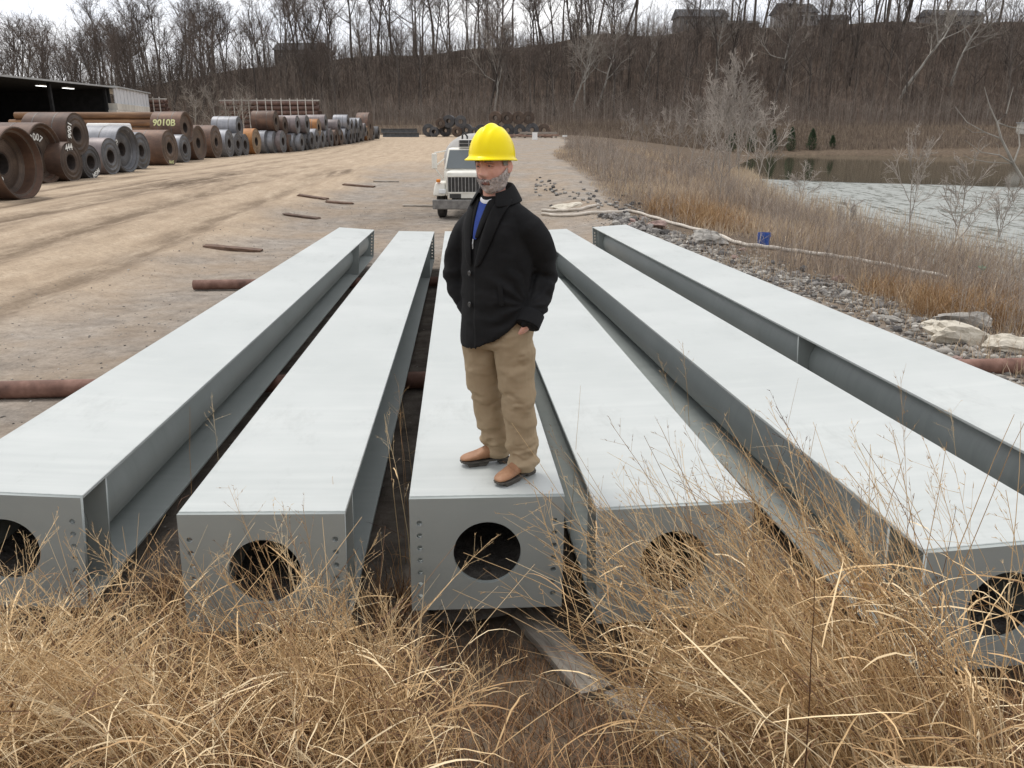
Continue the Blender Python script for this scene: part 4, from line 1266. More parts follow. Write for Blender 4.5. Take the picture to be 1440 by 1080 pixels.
# ------------------------------------------------------------------ weathered boards in the front grass
M_BOARD = pmat('grey_weathered_board', [(0.3, (0.15, 0.13, 0.11)), (0.55, (0.27, 0.24, 0.20)), (0.75, (0.38, 0.345, 0.295))], 3.5, .9, 0, .6, 26, .008, (9, 1, 9))
def board(px0, py0, px1, py1, w_, th, label):
    a = site(px0, py0); b_ = site(px1, py1)
    dv = b_ - a; L = dv.length
    o = empty('weathered_board', (a.x, a.y, a.z + th * .4), 0, label, 'board', 'boards lying in the front grass')
    o.rotation_euler = dv.to_track_quat('Y', 'Z').to_euler()
    n = 9
    m_ = MB(); V_, F_ = [], []
    for i in range(n + 1):
        y0 = L * i / n; j = random.uniform(-.006, .006)
        for (x_, z_) in ((-w_ / 2, 0), (w_ / 2, 0), (w_ / 2, th), (w_ * .18, th + .003), (w_ * .165, th - .006), (w_ * .15, th + .002), (-w_ / 2, th)):
            V_.append((x_ + j + random.uniform(-.003, .003), y0 + random.uniform(-.01, .01), z_ + random.uniform(-.003, .003)))
    for i in range(n):
        for k in range(7): F_.append((i * 7 + k, i * 7 + (k + 1) % 7, (i + 1) * 7 + (k + 1) % 7, (i + 1) * 7 + k))
    F_ += [tuple(range(7)), tuple(n * 7 + k for k in range(7))]
    m_.add(V_, F_).build('plank', M_BOARD, o)
    for yy in (.12, L - .12):
        k = MB(); k.lathe([(th + .002, .001), (th + .008, .001), (th + .008, .007), (th + .002, .008)], 8, 'z'); q_ = k.build('nail_head', M_BUMP, o); q_.location = (-.03, yy, 0)
board(728, 858, 838, 985, .17, .045, 'grey weathered board sloping down from under the middle beam')
board(872, 985, 1010, 1095, .19, .045, 'grey weathered board half hidden in grass at the photograph foot'.replace(' at the photograph foot', ' nearer the bank'))
# old concrete lump under the middle beam
q = site(665, 905)
rock_thing((q.x + .05, q.y + .35, gz(q.x, q.y + .35)), .34, pmat('old_concrete_lump', [(0.3, (0.10, 0.095, 0.09)), (0.7, (0.20, 0.19, 0.175))], 4, .95, 0, .5), 'old grey concrete lump in the grass under the middle beam', None, .2, (1.1, .8, .7), BIG[5], .3)
# ------------------------------------------------------------------ vectorised sticks
def prisms(P0, P1, R0, R1, k=3):
    P0 = np.asarray(P0, float); P1 = np.asarray(P1, float)
    d = P1 - P0
    d = d / (np.linalg.norm(d, axis=1, keepdims=True) + 1e-9)
    ref = np.where(np.abs(d[:, 2:3]) > .9, np.array([[1., 0, 0]]), np.array([[0, 0, 1.]]))
    a = np.cross(d, ref); a /= np.linalg.norm(a, axis=1, keepdims=True) + 1e-9
    b = np.cross(d, a)
    n = len(P0)
    V = np.empty((n, 2 * k, 3))
    for j in range(k):
        t = 2 * PI * j / k
        o = a * math.cos(t) + b * math.sin(t)
        V[:, j] = P0 + o * np.asarray(R0)[:, None]
        V[:, k + j] = P1 + o * np.asarray(R1)[:, None]
    base = (np.arange(n) * 2 * k)[:, None]
    F = [base + np.array([[j, (j + 1) % k, k + (j + 1) % k, k + j]]) for j in range(k)]
    return V.reshape(-1, 3), np.concatenate(F)

def blades(P, W, side):
    """ribbons: P (n,s,3), W (n,s), side (n,3) -> verts, quads"""
    n, s, _ = P.shape
    L = P - side[:, None, :] * W[..., None] / 2
    R = P + side[:, None, :] * W[..., None] / 2
    V = np.stack([L, R], 2).reshape(n, s * 2, 3)
    base = (np.arange(n) * s * 2)[:, None]
    F = [base + np.array([[2 * j, 2 * j + 1, 2 * j + 3, 2 * j + 2]]) for j in range(s - 1)]
    return V.reshape(-1, 3), np.concatenate(F)

def grow(rng, H, r0, lean=0.05, fork=0.45, nl=10, up=0.55, spread=.42, twigs=5, tw_r=.022, crook=.10):
    """bare tree: returns (trunk+limb segments, twig segments)"""
    seg, tw = [], []
    def chain(p, d, L, ra, rb, n, wob):
        pts = [p]
        for i in range(n):
            d = d + rng.normal(0, wob, 3); d[2] += .06; d = d / np.linalg.norm(d)
            pts.append(pts[-1] + d * L / n)
        rs = np.linspace(ra, rb, n + 1)
        return pts, rs, d
    tp, tr, _ = chain(np.zeros(3), np.array([rng.normal(0, lean), rng.normal(0, lean), 1.]), H * .92, r0, r0 * .12, 9, crook * .6)
    for i in range(9): seg.append((tp[i], tp[i + 1], tr[i], tr[i + 1]))
    az = rng.uniform(0, 6.28)
    for j in range(nl):
        f = fork + (1 - fork) * (j + rng.uniform(0, .8)) / nl * .96
        i = min(int(f * 9), 8); q = f * 9 - i
        p = tp[i] * (1 - q) + tp[i + 1] * q
        az += 2.4 + rng.normal(0, .4)
        e = rng.uniform(up * .7, up * 1.25)
        d = np.array([math.cos(az) * math.cos(e), math.sin(az) * math.cos(e), math.sin(e)])
        L = H * spread * (1.15 - .75 * (f - fork) / (1 - fork)) * rng.uniform(.75, 1.15)
        r1 = max(r0 * (1 - f) * .55 + r0 * .08, .02)
        lp, lr, _ = chain(p, d, L, r1, r1 * .25, 5, crook * 1.3)
        for k in range(5): seg.append((lp[k], lp[k + 1], lr[k], lr[k + 1]))
        for k in range(7):
            f2 = rng.uniform(.22, 1.0); i2 = min(int(f2 * 5), 4); q2 = f2 * 5 - i2
            p2 = lp[i2] * (1 - q2) + lp[i2 + 1] * q2
            d2 = (lp[i2 + 1] - lp[i2]); d2 = d2 / np.linalg.norm(d2) + rng.normal(0, .55, 3); d2[2] += .25; d2 /= np.linalg.norm(d2)
            L2 = L * rng.uniform(.3, .55)
            bp_, br, _ = chain(p2, d2, L2, max(r1 * .35, tw_r * 1.3), tw_r, 3, crook * 1.5)
            for m_ in range(3): tw.append((bp_[m_], bp_[m_ + 1], br[m_], br[m_ + 1]))
            for m_ in range(twigs):
                f3 = rng.uniform(.2, 1.0); i3 = min(int(f3 * 3), 2); q3 = f3 * 3 - i3
                p3 = bp_[i3] * (1 - q3) + bp_[i3 + 1] * q3
                d3 = d2 + rng.normal(0, .6, 3); d3[2] += .2; d3 /= np.linalg.norm(d3)
                L3 = L2 * rng.uniform(.35, .7)
                p4 = p3 + d3 * L3
                tw.append((p3, p4, tw_r * .9, tw_r * .4))
                for z_ in range(2):
                    d5 = d3 + rng.normal(0, .6, 3); d5 /= np.linalg.norm(d5)
                    p5 = p3 + d3 * L3 * rng.uniform(.3, .9)
                    tw.append((p5, p5 + d5 * L3 * .55, tw_r * .7, tw_r * .3))
    return seg, tw

def seg_mesh(name, seg, k):
    P0 = np.array([s[0] for s in seg]); P1 = np.array([s[1] for s in seg])
    V, F = prisms(P0, P1, np.array([s[2] for s in seg]), np.array([s[3] for s in seg]), k)
    me = np_mesh(name, V, F)
    me.polygons.foreach_set('use_smooth', np.ones(len(me.polygons), bool))
    return me

def bark(name, a, b, c, rnd=.5):
    return pmat(name, [(0.3, a), (0.5, b), (0.72, c)], 1.3, .95, 0, .3, 9, .03, (1, 1, .3), rnd, .2)
M_BARK = bark('grey_brown_bark', (0.050, 0.042, 0.037), (0.090, 0.076, 0.066), (0.15, 0.128, 0.112), .7)
M_TWIG = bark('brown_twigs', (0.085, 0.066, 0.055), (0.13, 0.104, 0.088), (0.18, 0.148, 0.126), .6)
M_PALE = bark('pale_bark', (0.20, 0.185, 0.16), (0.33, 0.31, 0.275), (0.46, 0.435, 0.39), .3)
M_PTWIG = bark('pale_twigs', (0.19, 0.165, 0.14), (0.27, 0.24, 0.205), (0.36, 0.32, 0.28), .3)
def tree_proto(seed, k, **kw):
    rg = np.random.default_rng(seed)
    s, t = grow(rg, **kw)
    return seg_mesh('trunk', s, k), seg_mesh('crown', t, 3)
PRO = [tree_proto(40 + i, 5, H=14.0, r0=.21, nl=11 + i % 3, fork=[.30, .45, .5, .38][i % 4], up=[1.0, .85, 1.1, .95][i % 4], spread=[.38, .34, .32, .42][i % 4], twigs=4, tw_r=.016, crook=.09 + .03 * (i % 3)) for i in range(9)]
PPRO = [tree_proto(80 + i, 6, H=17.0, r0=.26, nl=9, fork=.36, up=.7, spread=.42, twigs=4, tw_r=.026, lean=.12, crook=.16) for i in range(3)]
def plant_tree(pro, x, y, s, mt, mc, label, group, name='bare_tree', cat='tree', z=None, lean=0.0):
    root = empty(name, (x, y, (gz(x, y) if z is None else z) - .15), random.uniform(0, 6.28), label, cat, group)
    root.scale = (s * random.uniform(.9, 1.1), s * random.uniform(.9, 1.1), s)
    if lean: root.rotation_euler = (0, lean, 0)
    a = link('trunk', pro[0], root); b = link('crown', pro[1], root)
    for o, m in ((a, mt), (b, mc)):
        if not o.data.materials: o.data.materials.append(None)
        o.material_slots[0].link = 'OBJECT'; o.material_slots[0].material = m
    return root
def hill_label(u, top):
    w_ = 'above the coil row and pipe racks' if u < -.2 else 'above the far stacks of coils' if u < .08 else 'between the coil stacks and the pond houses' if u < .22 else 'below the ridge houses beyond the pond' if not top else 'among the ridge houses beyond the pond'
    return ('tall bare tree on the wooded ridge ' if top else 'bare dark tree on the slope ') + w_
HILLT = 'bare trees of the wooded hillside'
rg = np.random.default_rng(5)
ct = 0
while ct < 250:
    if ct < 110: y = rg.uniform(226, 252)
    else: y = rg.uniform(173, 226)
    x = rg.uniform(-.70, .70) * y
    left = x < -.18 * y
    s = rg.uniform(.8, 1.3) * (1.42 if y > 226 else 1.0) * (1.0 if left else 1.08)
    plant_tree(PRO[int(rg.integers(len(PRO)))], x, y, s, M_BARK, M_TWIG, hill_label(x / y, y > 226), HILLT)
    ct += 1
# taller clump against the sky behind the shed
for k in range(30):
    px = rg.uniform(70, 470); Yd = rg.uniform(172, 205)
    q = at_dist(px, 150, Yd)
    plant_tree(PRO[int(rg.integers(len(PRO)))], q.x, Yd, rg.uniform(.85, 1.3) * (0.75 + .5 * (px - 70) / 400), M_BARK, M_TWIG, 'bare tree in the dense stand behind the shed and pipe racks', 'bare trees behind the shed')
# pale sycamores and birches
for (px, py, Yd, s, lean, lab) in [(695, 165, 176, 1.05, 0, 'slender pale-barked bare tree at the foot of the hill behind the hard hat'), (806, 160, 177, .95, .03, 'pale bare tree in the trio at the foot of the hill'),
                             (822, 160, 178, .9, -.02, 'pale thin bare tree in the trio at the foot of the hill'), (840, 155, 179, 1.0, .03, 'pale upright bare tree at the end of the trio below the hill'),
                             (1265, 145, 183, 1.35, .22, 'large pale leaning sycamore high on the slope above the pond'), (1335, 125, 188, 1.15, .33, 'smaller pale leaning sycamore beside the large leaning one'),
                             (1092, 135, 184, 1.0, -.1, 'pale crooked tree with tan tuft on the slope below the ridge houses'), (905, 120, 190, .8, .02, 'pale thin-trunked tree halfway up the slope'), (1006, 120, 192, .9, .02, 'pale straight-trunked tree in front of the grey ridge house')]:
    q = at_dist(px, py, Yd)
    plant_tree(PPRO[k % 3], q.x, Yd, s, M_PALE, M_PTWIG, lab, None, lean=lean); k += 1
# spreading pale shrub at the edge of the yard
q = at_dist(292, 165, 116)
SHP = [tree_proto(130 + i, 4, H=6.0, r0=.09, nl=10, fork=.10, up=.8, spread=.62, twigs=3, tw_r=.016, crook=.14) for i in range(3)]
for k, dx in enumerate((-1.8, .6, 2.6)):
    plant_tree(SHP[k], q.x + dx, 116 + k, 1.05, M_PALE, M_PTWIG, 'pale spreading bare shrub between the pipe racks', 'pale shrubs by the pipe racks', 'bare_shrub', 'shrub')

# ------------------------------------------------------------------ underwood, reeds, weeds (nobody could count them)
def stems(x, y, h, r, name, mat, lean=.18, twn=3, label='', cat='brush', k=3):
    n = len(x)
    z = ground(x, y)
    P0 = np.stack([x, y, z - .05], -1)
    ln = RNG.normal(0, lean, (n, 2)) * h[:, None]
    Pm = P0 + np.stack([ln[:, 0] * .4, ln[:, 1] * .4, h * .5], -1)
    P1 = P0 + np.stack([ln[:, 0], ln[:, 1], h], -1)
    A0 = [P0, Pm]; A1 = [Pm, P1]; B0 = [r, r * .7]; B1 = [r * .7, r * .25]
    rn = RNG.random(n)
    C = [rn, rn]
    for j in range(twn):
        f = RNG.uniform(.3, .95, n)[:, None]
        s = P0 + (P1 - P0) * f + (Pm - (P0 + P1) / 2) * (4 * f * (1 - f))
        d = RNG.normal(0, .3, (n, 3)) * h[:, None] * .6
        d[:, 2] = np.abs(d[:, 2]) + h * .12
        A0.append(s); A1.append(s + d); B0.append(r * .5); B1.append(r * .2); C.append(rn)
    V, F = prisms(np.concatenate(A0), np.concatenate(A1), np.concatenate(B0), np.concatenate(B1), k)
    me = np_mesh(name, V, F)
    add_attr(me, 'rnd', np.repeat(np.concatenate(C), 2 * k))
    return tag(link(name, me, None, mat), label, cat, None, 'stuff')
M_UNDER = attr_mat('underwood_stems', [(0, (0.055, 0.044, 0.037)), (.5, (0.105, 0.083, 0.069)), (.85, (0.16, 0.125, 0.10)), (1, (0.22, 0.175, 0.14))])
n = 3900
y = RNG.uniform(172, 221, n); x = RNG.uniform(-.72, .72, n) * y
stems(x, y, RNG.uniform(4.5, 10.5, n), RNG.uniform(.03, .075, n), 'dense_wood', attr_mat('dense_wood_stems', [(0, (0.058, 0.045, 0.037)), (.5, (0.118, 0.094, 0.078)), (.85, (0.18, 0.148, 0.123)), (1, (0.31, 0.265, 0.225))]), .06, 7, 'dense mass of slim dark trunks filling the wooded slope', 'wood')
n = 17000
y = RNG.uniform(171, 231, n); x = RNG.uniform(-.72, .72, n) * y
stems(x, y, RNG.uniform(1.2, 4.5, n), RNG.uniform(.018, .045, n), 'underwood', M_UNDER, .22, 5, 'tangled brown underwood covering the wooded slope', 'underwood')
M_TOE = attr_mat('pale_saplings', [(0, (0.12, 0.095, 0.078)), (.5, (0.22, 0.182, 0.15)), (1, (0.36, 0.31, 0.265))])
n = 4200
y = RNG.uniform(163, 172, n); x = RNG.uniform(-.34, .72, n) * y
stems(x, y, np.abs(RNG.normal(3.0, 1.3, n)) + .8 + (RNG.random(n) < .10) * RNG.uniform(1, 4.5, n), RNG.uniform(.014, .032, n), 'sapling_thicket', M_TOE, .07, 3, 'thicket of thin pale saplings along the foot of the hill', 'thicket')

HOSE_C = np.array([site(*q)[:2] for q in [(885, 299), (960, 320), (1005, 332), (1040, 345), (1075, 350), (1120, 356), (1180, 364), (1240, 374), (1330, 392)]])
def clear_of_hose(x, y):
    d = np.full(len(x), 9.0)
    for i in range(len(HOSE_C) - 1):
        a, b = HOSE_C[i], HOSE_C[i + 1]; ab = b - a
        t = np.clip(((x - a[0]) * ab[0] + (y - a[1]) * ab[1]) / (ab @ ab), 0, 1)
        ex = x - a[0] - t * ab[0]; ey = y - a[1] - t * ab[1]
        d = np.minimum(d, np.hypot(ex, ey * .45) + np.where(ey > 0, .5, 0))
    bq = np.hypot(x - bp.x, (y - bp.y) * .5)
    d = np.minimum(d, bq - .35)
    return d > .75 + .25 * vnoise(x, y, .8, 12)

def ribbons(x, y, h, w, name, mat, bend=.35, segs=4, label='', cat='weeds', rn=None, az=None, z=None, lean=0.0):
    n = len(x)
    z = ground(x, y) if z is None else z
    az = RNG.uniform(0, 2 * PI, n) if az is None else az
    b = np.abs(RNG.normal(0, bend, n))
    t = np.linspace(0, 1, segs)
    off = (t ** 2)[None, :] * (b * h)[:, None] + t[None, :] * (np.abs(RNG.normal(lean, lean * .6 + 1e-6, n)) * h)[:, None]
    P = np.empty((n, segs, 3))
    P[..., 0] = x[:, None] + off * np.cos(az)[:, None]
    P[..., 1] = y[:, None] + off * np.sin(az)[:, None]
    P[..., 2] = z[:, None] - .03 + t[None, :] * (h * np.clip(1 - .35 * b, .3, 1))[:, None]
    P[:, 1:, :2] += RNG.normal(0, 1, (n, segs - 1, 2)) * (h * (.03 if lean == 0 else .012))[:, None, None]
    a2 = RNG.uniform(0, 2 * PI, n)
    side = np.stack([np.cos(a2), np.sin(a2), np.zeros(n)], -1)
    side[:, 0] = np.sign(side[:, 0]) * (np.abs(side[:, 0]) + .5)
    side /= np.linalg.norm(side, axis=1, keepdims=True)
    W = w[:, None] * np.linspace(1, .25, segs)[None, :]
    V, F = blades(P, W, side)
    me = np_mesh(name, V, F)
    rn = RNG.random(n) if rn is None else rn
    add_attr(me, 'rnd', np.repeat(rn, segs * 2))
    return tag(link(name, me, None, mat), label, cat, None, 'stuff')
M_REED = attr_mat('dry_reed', [(0, (0.10, 0.076, 0.062)), (.4, (0.195, 0.15, 0.118)), (.75, (0.29, 0.23, 0.175)), (1, (0.40, 0.325, 0.24))])
n = 30000
x = RNG.uniform(8, 135, n); yb = np.interp(x, [20, 46, 86, 160], [153, 156, 142, 134]); y = yb + RNG.uniform(.3, 1, n) * (164 - yb)
ribbons(x, y, RNG.uniform(.5, 1.5, n), RNG.uniform(.03, .08, n), 'far_bank_reeds', M_REED, .25, 3, 'dry tan reeds on the far bank of the pond', 'reeds')
n = 9000
x = RNG.uniform(-32, 24, n); y = RNG.uniform(146, 166, n)
ribbons(x, y, RNG.uniform(.5, 1.7, n), RNG.uniform(.03, .07, n), 'yard_edge_weeds', M_REED, .25, 3, 'dry weeds growing where the yard meets the wood', 'weeds')

# near bank between rubble and pond
def bank_xy(n, y0, y1, pw=1.6, m0=.9):
    y = y0 + (y1 - y0) * RNG.random(n) ** pw
    xb = 5.6 - 0.085 * np.clip(y, 0, 60) + 1.7 * sstep(26, 60, y) + 3.5 * sstep(66, 105, y)
    xs = np.interp(y, SY, SX) + .3
    f = RNG.random(n)
    return xb + m0 + (xs - xb - m0) * f, y, f
M_WEED = attr_mat('dry_bank_weed', [(0, (0.20, 0.15, 0.115)), (.3, (0.37, 0.29, 0.22)), (.55, (0.50, 0.39, 0.285)), (.8, (0.56, 0.425, 0.27)), (1, (0.66, 0.54, 0.395))])
n = 46000
x, y, f = bank_xy(n, 7, 95, 1.7, 1.1)
kp = clear_of_hose(x, y); x, y, f = x[kp], y[kp], f[kp]; n = len(x)
cl = vnoise(x, y, 2.6, 77)
h = np.clip(.22 + .50 * (cl + .35) + RNG.normal(0, .16, n), .10, 1.25) * np.clip(.35 + f * 2.2, .35, 1.15)
rn = np.clip(.46 + .42 * vnoise(x, y, 4, 91) + RNG.normal(0, .18, n), 0, 1)
ribbons(x, y, h, .006 + .00045 * y * RNG.uniform(.6, 1.6, n), 'bank_weeds', M_WEED, .38, 4, 'dry brown and orange weeds covering the bank down to the pond', 'weeds', rn)
n = 5500
x, y, f = bank_xy(n, 9, 90, 1.5, 1.8)
sel = (vnoise(x, y, 3.2, 55) > -.1) & clear_of_hose(x, y)
x, y = x[sel], y[sel]
M_BRUSH = attr_mat('grey_brush', [(0, (0.18, 0.145, 0.12)), (.5, (0.31, 0.258, 0.215)), (1, (0.48, 0.415, 0.35))])
stems(x, y, RNG.uniform(.5, 1.5, len(x)), .003 + .00016 * y, 'bank_brush', M_BRUSH, .16, 5, 'thin grey-brown brush among the bank weeds', 'brush')
# taller stand along the water's edge
n = 6500
x, y, f = bank_xy(n, 14, 80, 1.3, 1.8)
xs2 = np.interp(y, SY, SX); x = xs2 - np.abs(RNG.normal(0, 1.6, n)) + .5
kp = vnoise(x, y, 2.2, 66) > -.25
x, y = x[kp], y[kp]; n = len(x)
ribbons(x, y, RNG.uniform(.7, 1.9, n), .006 + .0004 * y * RNG.uniform(.6, 1.5, n), 'shore_grass', M_WEED, .25, 4, 'tall tan grass standing along the near shore of the pond', 'grass', np.clip(RNG.normal(.6, .25, n), 0, 1))
# orange grass clumps
def clump(px, py, nb, rad, h, label):
    q = site(px, py)
    a = RNG.uniform(0, 6.28, nb); r_ = rad * np.sqrt(RNG.random(nb))
    x = q.x + r_ * np.cos(a) * 1.5; y = q.y + r_ * np.sin(a)
    o = ribbons(x, y, RNG.uniform(.5, 1.1, nb) * h, np.full(nb, .006 + .0004 * q.y), 'grass_clump', M_OGRASS, .75, 5, label, 'grass')
    return o
M_OGRASS = attr_mat('orange_dry_grass', [(0, (0.20, 0.115, 0.055)), (.5, (0.34, 0.21, 0.105)), (1, (0.46, 0.32, 0.18))])
clump(975, 306, 900, 1.3, 1.0, 'bright orange dry grass clump beside the long hose')
clump(1010, 320, 600, 1.0, .9, 'smaller orange dry grass clump below the hose bend')
clump(1385, 455, 1500, .9, .75, 'orange dry grass clump above the pale limestone boulders')
clump(1290, 425, 900, .8, .6, 'tan dry grass clump behind the rubble bank')
clump(1440, 430, 1000, .9, .85, 'tall orange dry grass clump at the pond-side end of the rubble')
clump(920, 247, 160, .8, .8, 'low brown weed tuft on the gravel beside the slag lumps')

# saplings standing singly on the bank
SAP = [tree_proto(160 + i, 5, H=5.0, r0=.035, nl=9, fork=.22, up=.95, spread=.36, twigs=3, tw_r=.011, crook=.07) for i in range(6)]
SAPG = 'bare saplings on the pond bank'
M_SAPB = bark('sapling_bark', (0.23, 0.20, 0.175), (0.35, 0.31, 0.27), (0.46, 0.415, 0.37), .4)
def sapling(px, py, hpx, lab, grp=SAPG, k=None, lean=0.0, w=1.0):
    q = site(px, py)
    dep = (q - Vector(CAMP)).dot(Vector((0, math.cos(PITCH), -math.sin(PITCH))))
    s = hpx / 1120 * dep / 4.7
    r_ = plant_tree(SAP[k if k is not None else random.randrange(6)], q.x, q.y, s, M_SAPB, M_SAPB, lab, grp, 'bare_sapling', 'sapling', q.z, lean)
    r_.scale = (s * w, s * w, s)
for (px, py, hp) in [(952, 235, 62), (970, 245, 85), (985, 238, 72), (1000, 252, 120), (1012, 246, 105), (1025, 258, 130), (1040, 262, 118), (1048, 250, 90), (1062, 268, 95), (1078, 262, 60), (935, 225, 55), (905, 222, 50), (880, 215, 48), (1020, 240, 90), (995, 232, 80), (1035, 240, 100)]:
    sapling(px, py, hp * 1.22, 'pale bare sapling in the thicket at the head of the pond', 'pale saplings in the thicket at the pond head', None, 0, 1.0)
sapling(1278, 345, 160, 'single slim forked sapling standing against the bright water', None, 0, .04, .8)
sapling(1335, 372, 150, 'many-stemmed bare sapling on the bank near the right-hand shore'.replace('right-hand', 'near'), None, 1, 0, 1.1)
sapling(1398, 365, 110, 'low bare sapling at the water edge beneath the big arching branches', None, 2, 0, 1.2)
sapling(1128, 305, 75, 'reddish twiggy bush overhanging the pale-flecked water', None, 3, 0, 1.6)
sapling(1190, 350, 70, 'thin bare bush at the shore between the slim sapling and the reddish bush', None, 4, 0, 1.3)
sapling(1010, 290, 110, 'pale sapling rising out of the orange grass clump', None, 5, 0, 1.0)
# arching young tree at the edge of the picture
q = site(1462, 400)
rt = empty('arching_tree', (q.x, q.y, q.z - .05), 0, 'pale young tree with wide arching branches leaning over the pond', 'tree')
sg = MB()
def arch(pts, r0, r1):
    n_ = len(pts); sg.tube([Vector(p_) for p_ in pts], [r0 + (r1 - r0) * i / (n_ - 1) for i in range(n_)], 6)
D_ = q.y
def W_(px, py, dy=0): 
    p_ = at_dist(px, py, D_ + dy); return p_ - rt.location
arch([W_(1462, 400), W_(1458, 330), W_(1440, 255), W_(1425, 230), W_(1408, 195), W_(1402, 172)], .075, .028)
sg.build('trunk', M_PALE, rt, 0, 1, True)
sg = MB()
arch([W_(1402, 172), W_(1392, 150), W_(1384, 122)], .026, .008)
arch([W_(1402, 172), W_(1415, 160), W_(1425, 122)], .026, .008)
arch([W_(1408, 195), W_(1385, 186, .2), W_(1360, 172, .5), W_(1343, 150, .8)], .026, .006)
arch([W_(1385, 186, .2), W_(1368, 186, .2), W_(1356, 178, .1)], .012, .004)
arch([W_(1425, 230), W_(1405, 218, -.3), W_(1380, 214, -.6), W_(1357, 197, -.9)], .026, .006)
arch([W_(1425, 230), W_(1390, 228, -.2), W_(1366, 224, -.3), W_(1355, 218, -.4)], .018, .005)
arch([W_(1425, 230), W_(1434, 205, .3), W_(1432, 180, .5), W_(1440, 165, .6)], .03, .01)
arch([W_(1402, 172), W_(1418, 178, .3), W_(1440, 182, .5), W_(1470, 200, .7)], .02, .006)
arch([W_(1440, 255), W_(1460, 225, -.4), W_(1480, 180, -.8)], .03, .01)
arch([W_(1392, 150), W_(1388, 165, .2), W_(1389, 145, .3)], .008, .003)
arch([W_(1405, 218, -.3), W_(1404, 205, -.3), W_(1399, 200, -.3)], .008, .003)
sg.build('branches', M_PALE, rt, 0, 1, True)

# cedars on the far bank
M_CEDAR = attr_mat('dark_cedar_needles', [(0, (0.022, 0.038, 0.02)), (.6, (0.045, 0.07, 0.036)), (1, (0.07, 0.10, 0.05))])
for k, (px, hp) in enumerate([(1029, 21), (1058, 22), (1087, 20), (1113, 21), (1142, 19), (1171, 9)]):
    Yd = 156.5
    q = at_dist(px, 198, Yd); zb_ = gz(q.x, Yd)
    H = hp / 1120 * Yd * 1.0
    top = at_dist(px, 176 + (k * 37 % 5) if k < 5 else 190, Yd).z
    H = max(top - zb_, 1.2)
    root = empty('cedar_tree', (q.x, Yd, zb_), random.uniform(0, 6), 'small dark green cedar in the short row on the far bank' if k < 5 else 'tiny dark green cedar at the end of the row on the far bank', 'cedar', 'cedars on the far bank' if k < 5 else None)
    m_ = MB(); m_.tube([(0, 0, 0), (0, 0, H * .8)], [.07, .02], 6); m_.build('trunk', M_BARK, root)
    nb = 900
    t_ = RNG.random(nb) ** .8; rr = (1 - t_ ** 2.2) * random.uniform(.75, 1.1) * (.4 + .6 * RNG.random(nb)) * np.minimum(1, t_ * 6 + .3) * H / 2.6
    a = RNG.uniform(0, 6.28, nb)
    P0 = np.stack([rr * np.cos(a) * .6, rr * np.sin(a) * .6, t_ * H * .93], -1)
    P1 = P0 + np.stack([np.cos(a) * .16, np.sin(a) * .16, RNG.uniform(.05, .25, nb)], -1) + RNG.normal(0, .05, (nb, 3))
    V, F = prisms(P0, P1, np.full(nb, .05), np.full(nb, .012), 3)
    me = np_mesh('crown', V, F); add_attr(me, 'rnd', np.repeat(RNG.random(nb), 6)); link('crown', me, root, M_CEDAR)

# ------------------------------------------------------------------ houses on the ridge
def wallm(n_, c): return pmat(n_, [(0.3, tuple(v * .88 for v in c)), (0.7, c)], 1.0, .85, 0, .1)
M_HROOF = pmat('dark_shingle_roof', [(0.3, (0.05, 0.05, 0.055)), (0.7, (0.10, 0.10, 0.105))], 2, .9)
def house(px, py, Yd, wpx, hpx, col, label, gable=True):
    q = at_dist(px, py, Yd)
    zb_ = gz(q.x, Yd) - .4
    w = wpx / 1120 * Yd; h = max(hpx / 1120 * Yd, 3.0) + (q.z - zb_ - 0) * 0
    zt = at_dist(px, py - hpx, Yd).z
    h = zt - zb_
    root = empty('ridge_house', (q.x, Yd, zb_), random.uniform(-.2, .2), label, 'house')
    m = wallm('house_wall', col)
    d = 9.0; rh = min(3.0, h * .3)
    MB().box(-w / 2, w / 2, 0, d, 0, h - rh).build('wall', m, root)
    MB().add([(-w / 2 - .5, -.6, h - rh), (w / 2 + .5, -.6, h - rh), (w / 2 + .5, d + .6, h - rh), (-w / 2 - .5, d + .6, h - rh), (-w / 2 - .5, d / 2, h), (w / 2 + .5, d / 2, h)],
             [(0, 3, 2, 1), (0, 1, 5, 4), (2, 3, 4, 5), (0, 4, 3), (1, 2, 5)]).build('roof', M_HROOF, root)
    nw = max(2, int(w / 3.2))
    for fl_ in range(max(1, int((h - rh) / 3.0))):
        for k in range(nw):
            x0 = -w / 2 + (k + .5) * w / nw
            z0 = h - rh - 2.3 - fl_ * 2.9
            if z0 < .3: continue
            wi = MB().box(x0 - .65, x0 + .65, -.06, -.005, z0, z0 + 1.4).build('window', M_STAKE, root)
            MB().box(x0 - .55, x0 + .55, -.09, -.062, z0 + .1, z0 + 1.3).build('pane', M_GLASSD, wi)
house(988, 50, 257, 62, 40, (0.22, 0.21, 0.20), 'wide grey ridge house with dark hipped roof behind pale trunks')
house(1045, 52, 263, 40, 26, (0.20, 0.17, 0.15), 'low brown ridge house between the grey and the white houses')
house(1125, 42, 258, 46, 40, (0.46, 0.45, 0.44), 'pale two-storey ridge house with dark roof')
house(1172, 44, 261, 36, 26, (0.30, 0.28, 0.26), 'small beige ridge house beside the pale two-storey one')
house(1345, 45, 261, 70, 34, (0.28, 0.27, 0.26), 'grey ridge house above the two leaning sycamores')
house(418, 88, 251, 60, 30, (0.10, 0.095, 0.09), 'dark house among the trees on the lower end of the ridge')
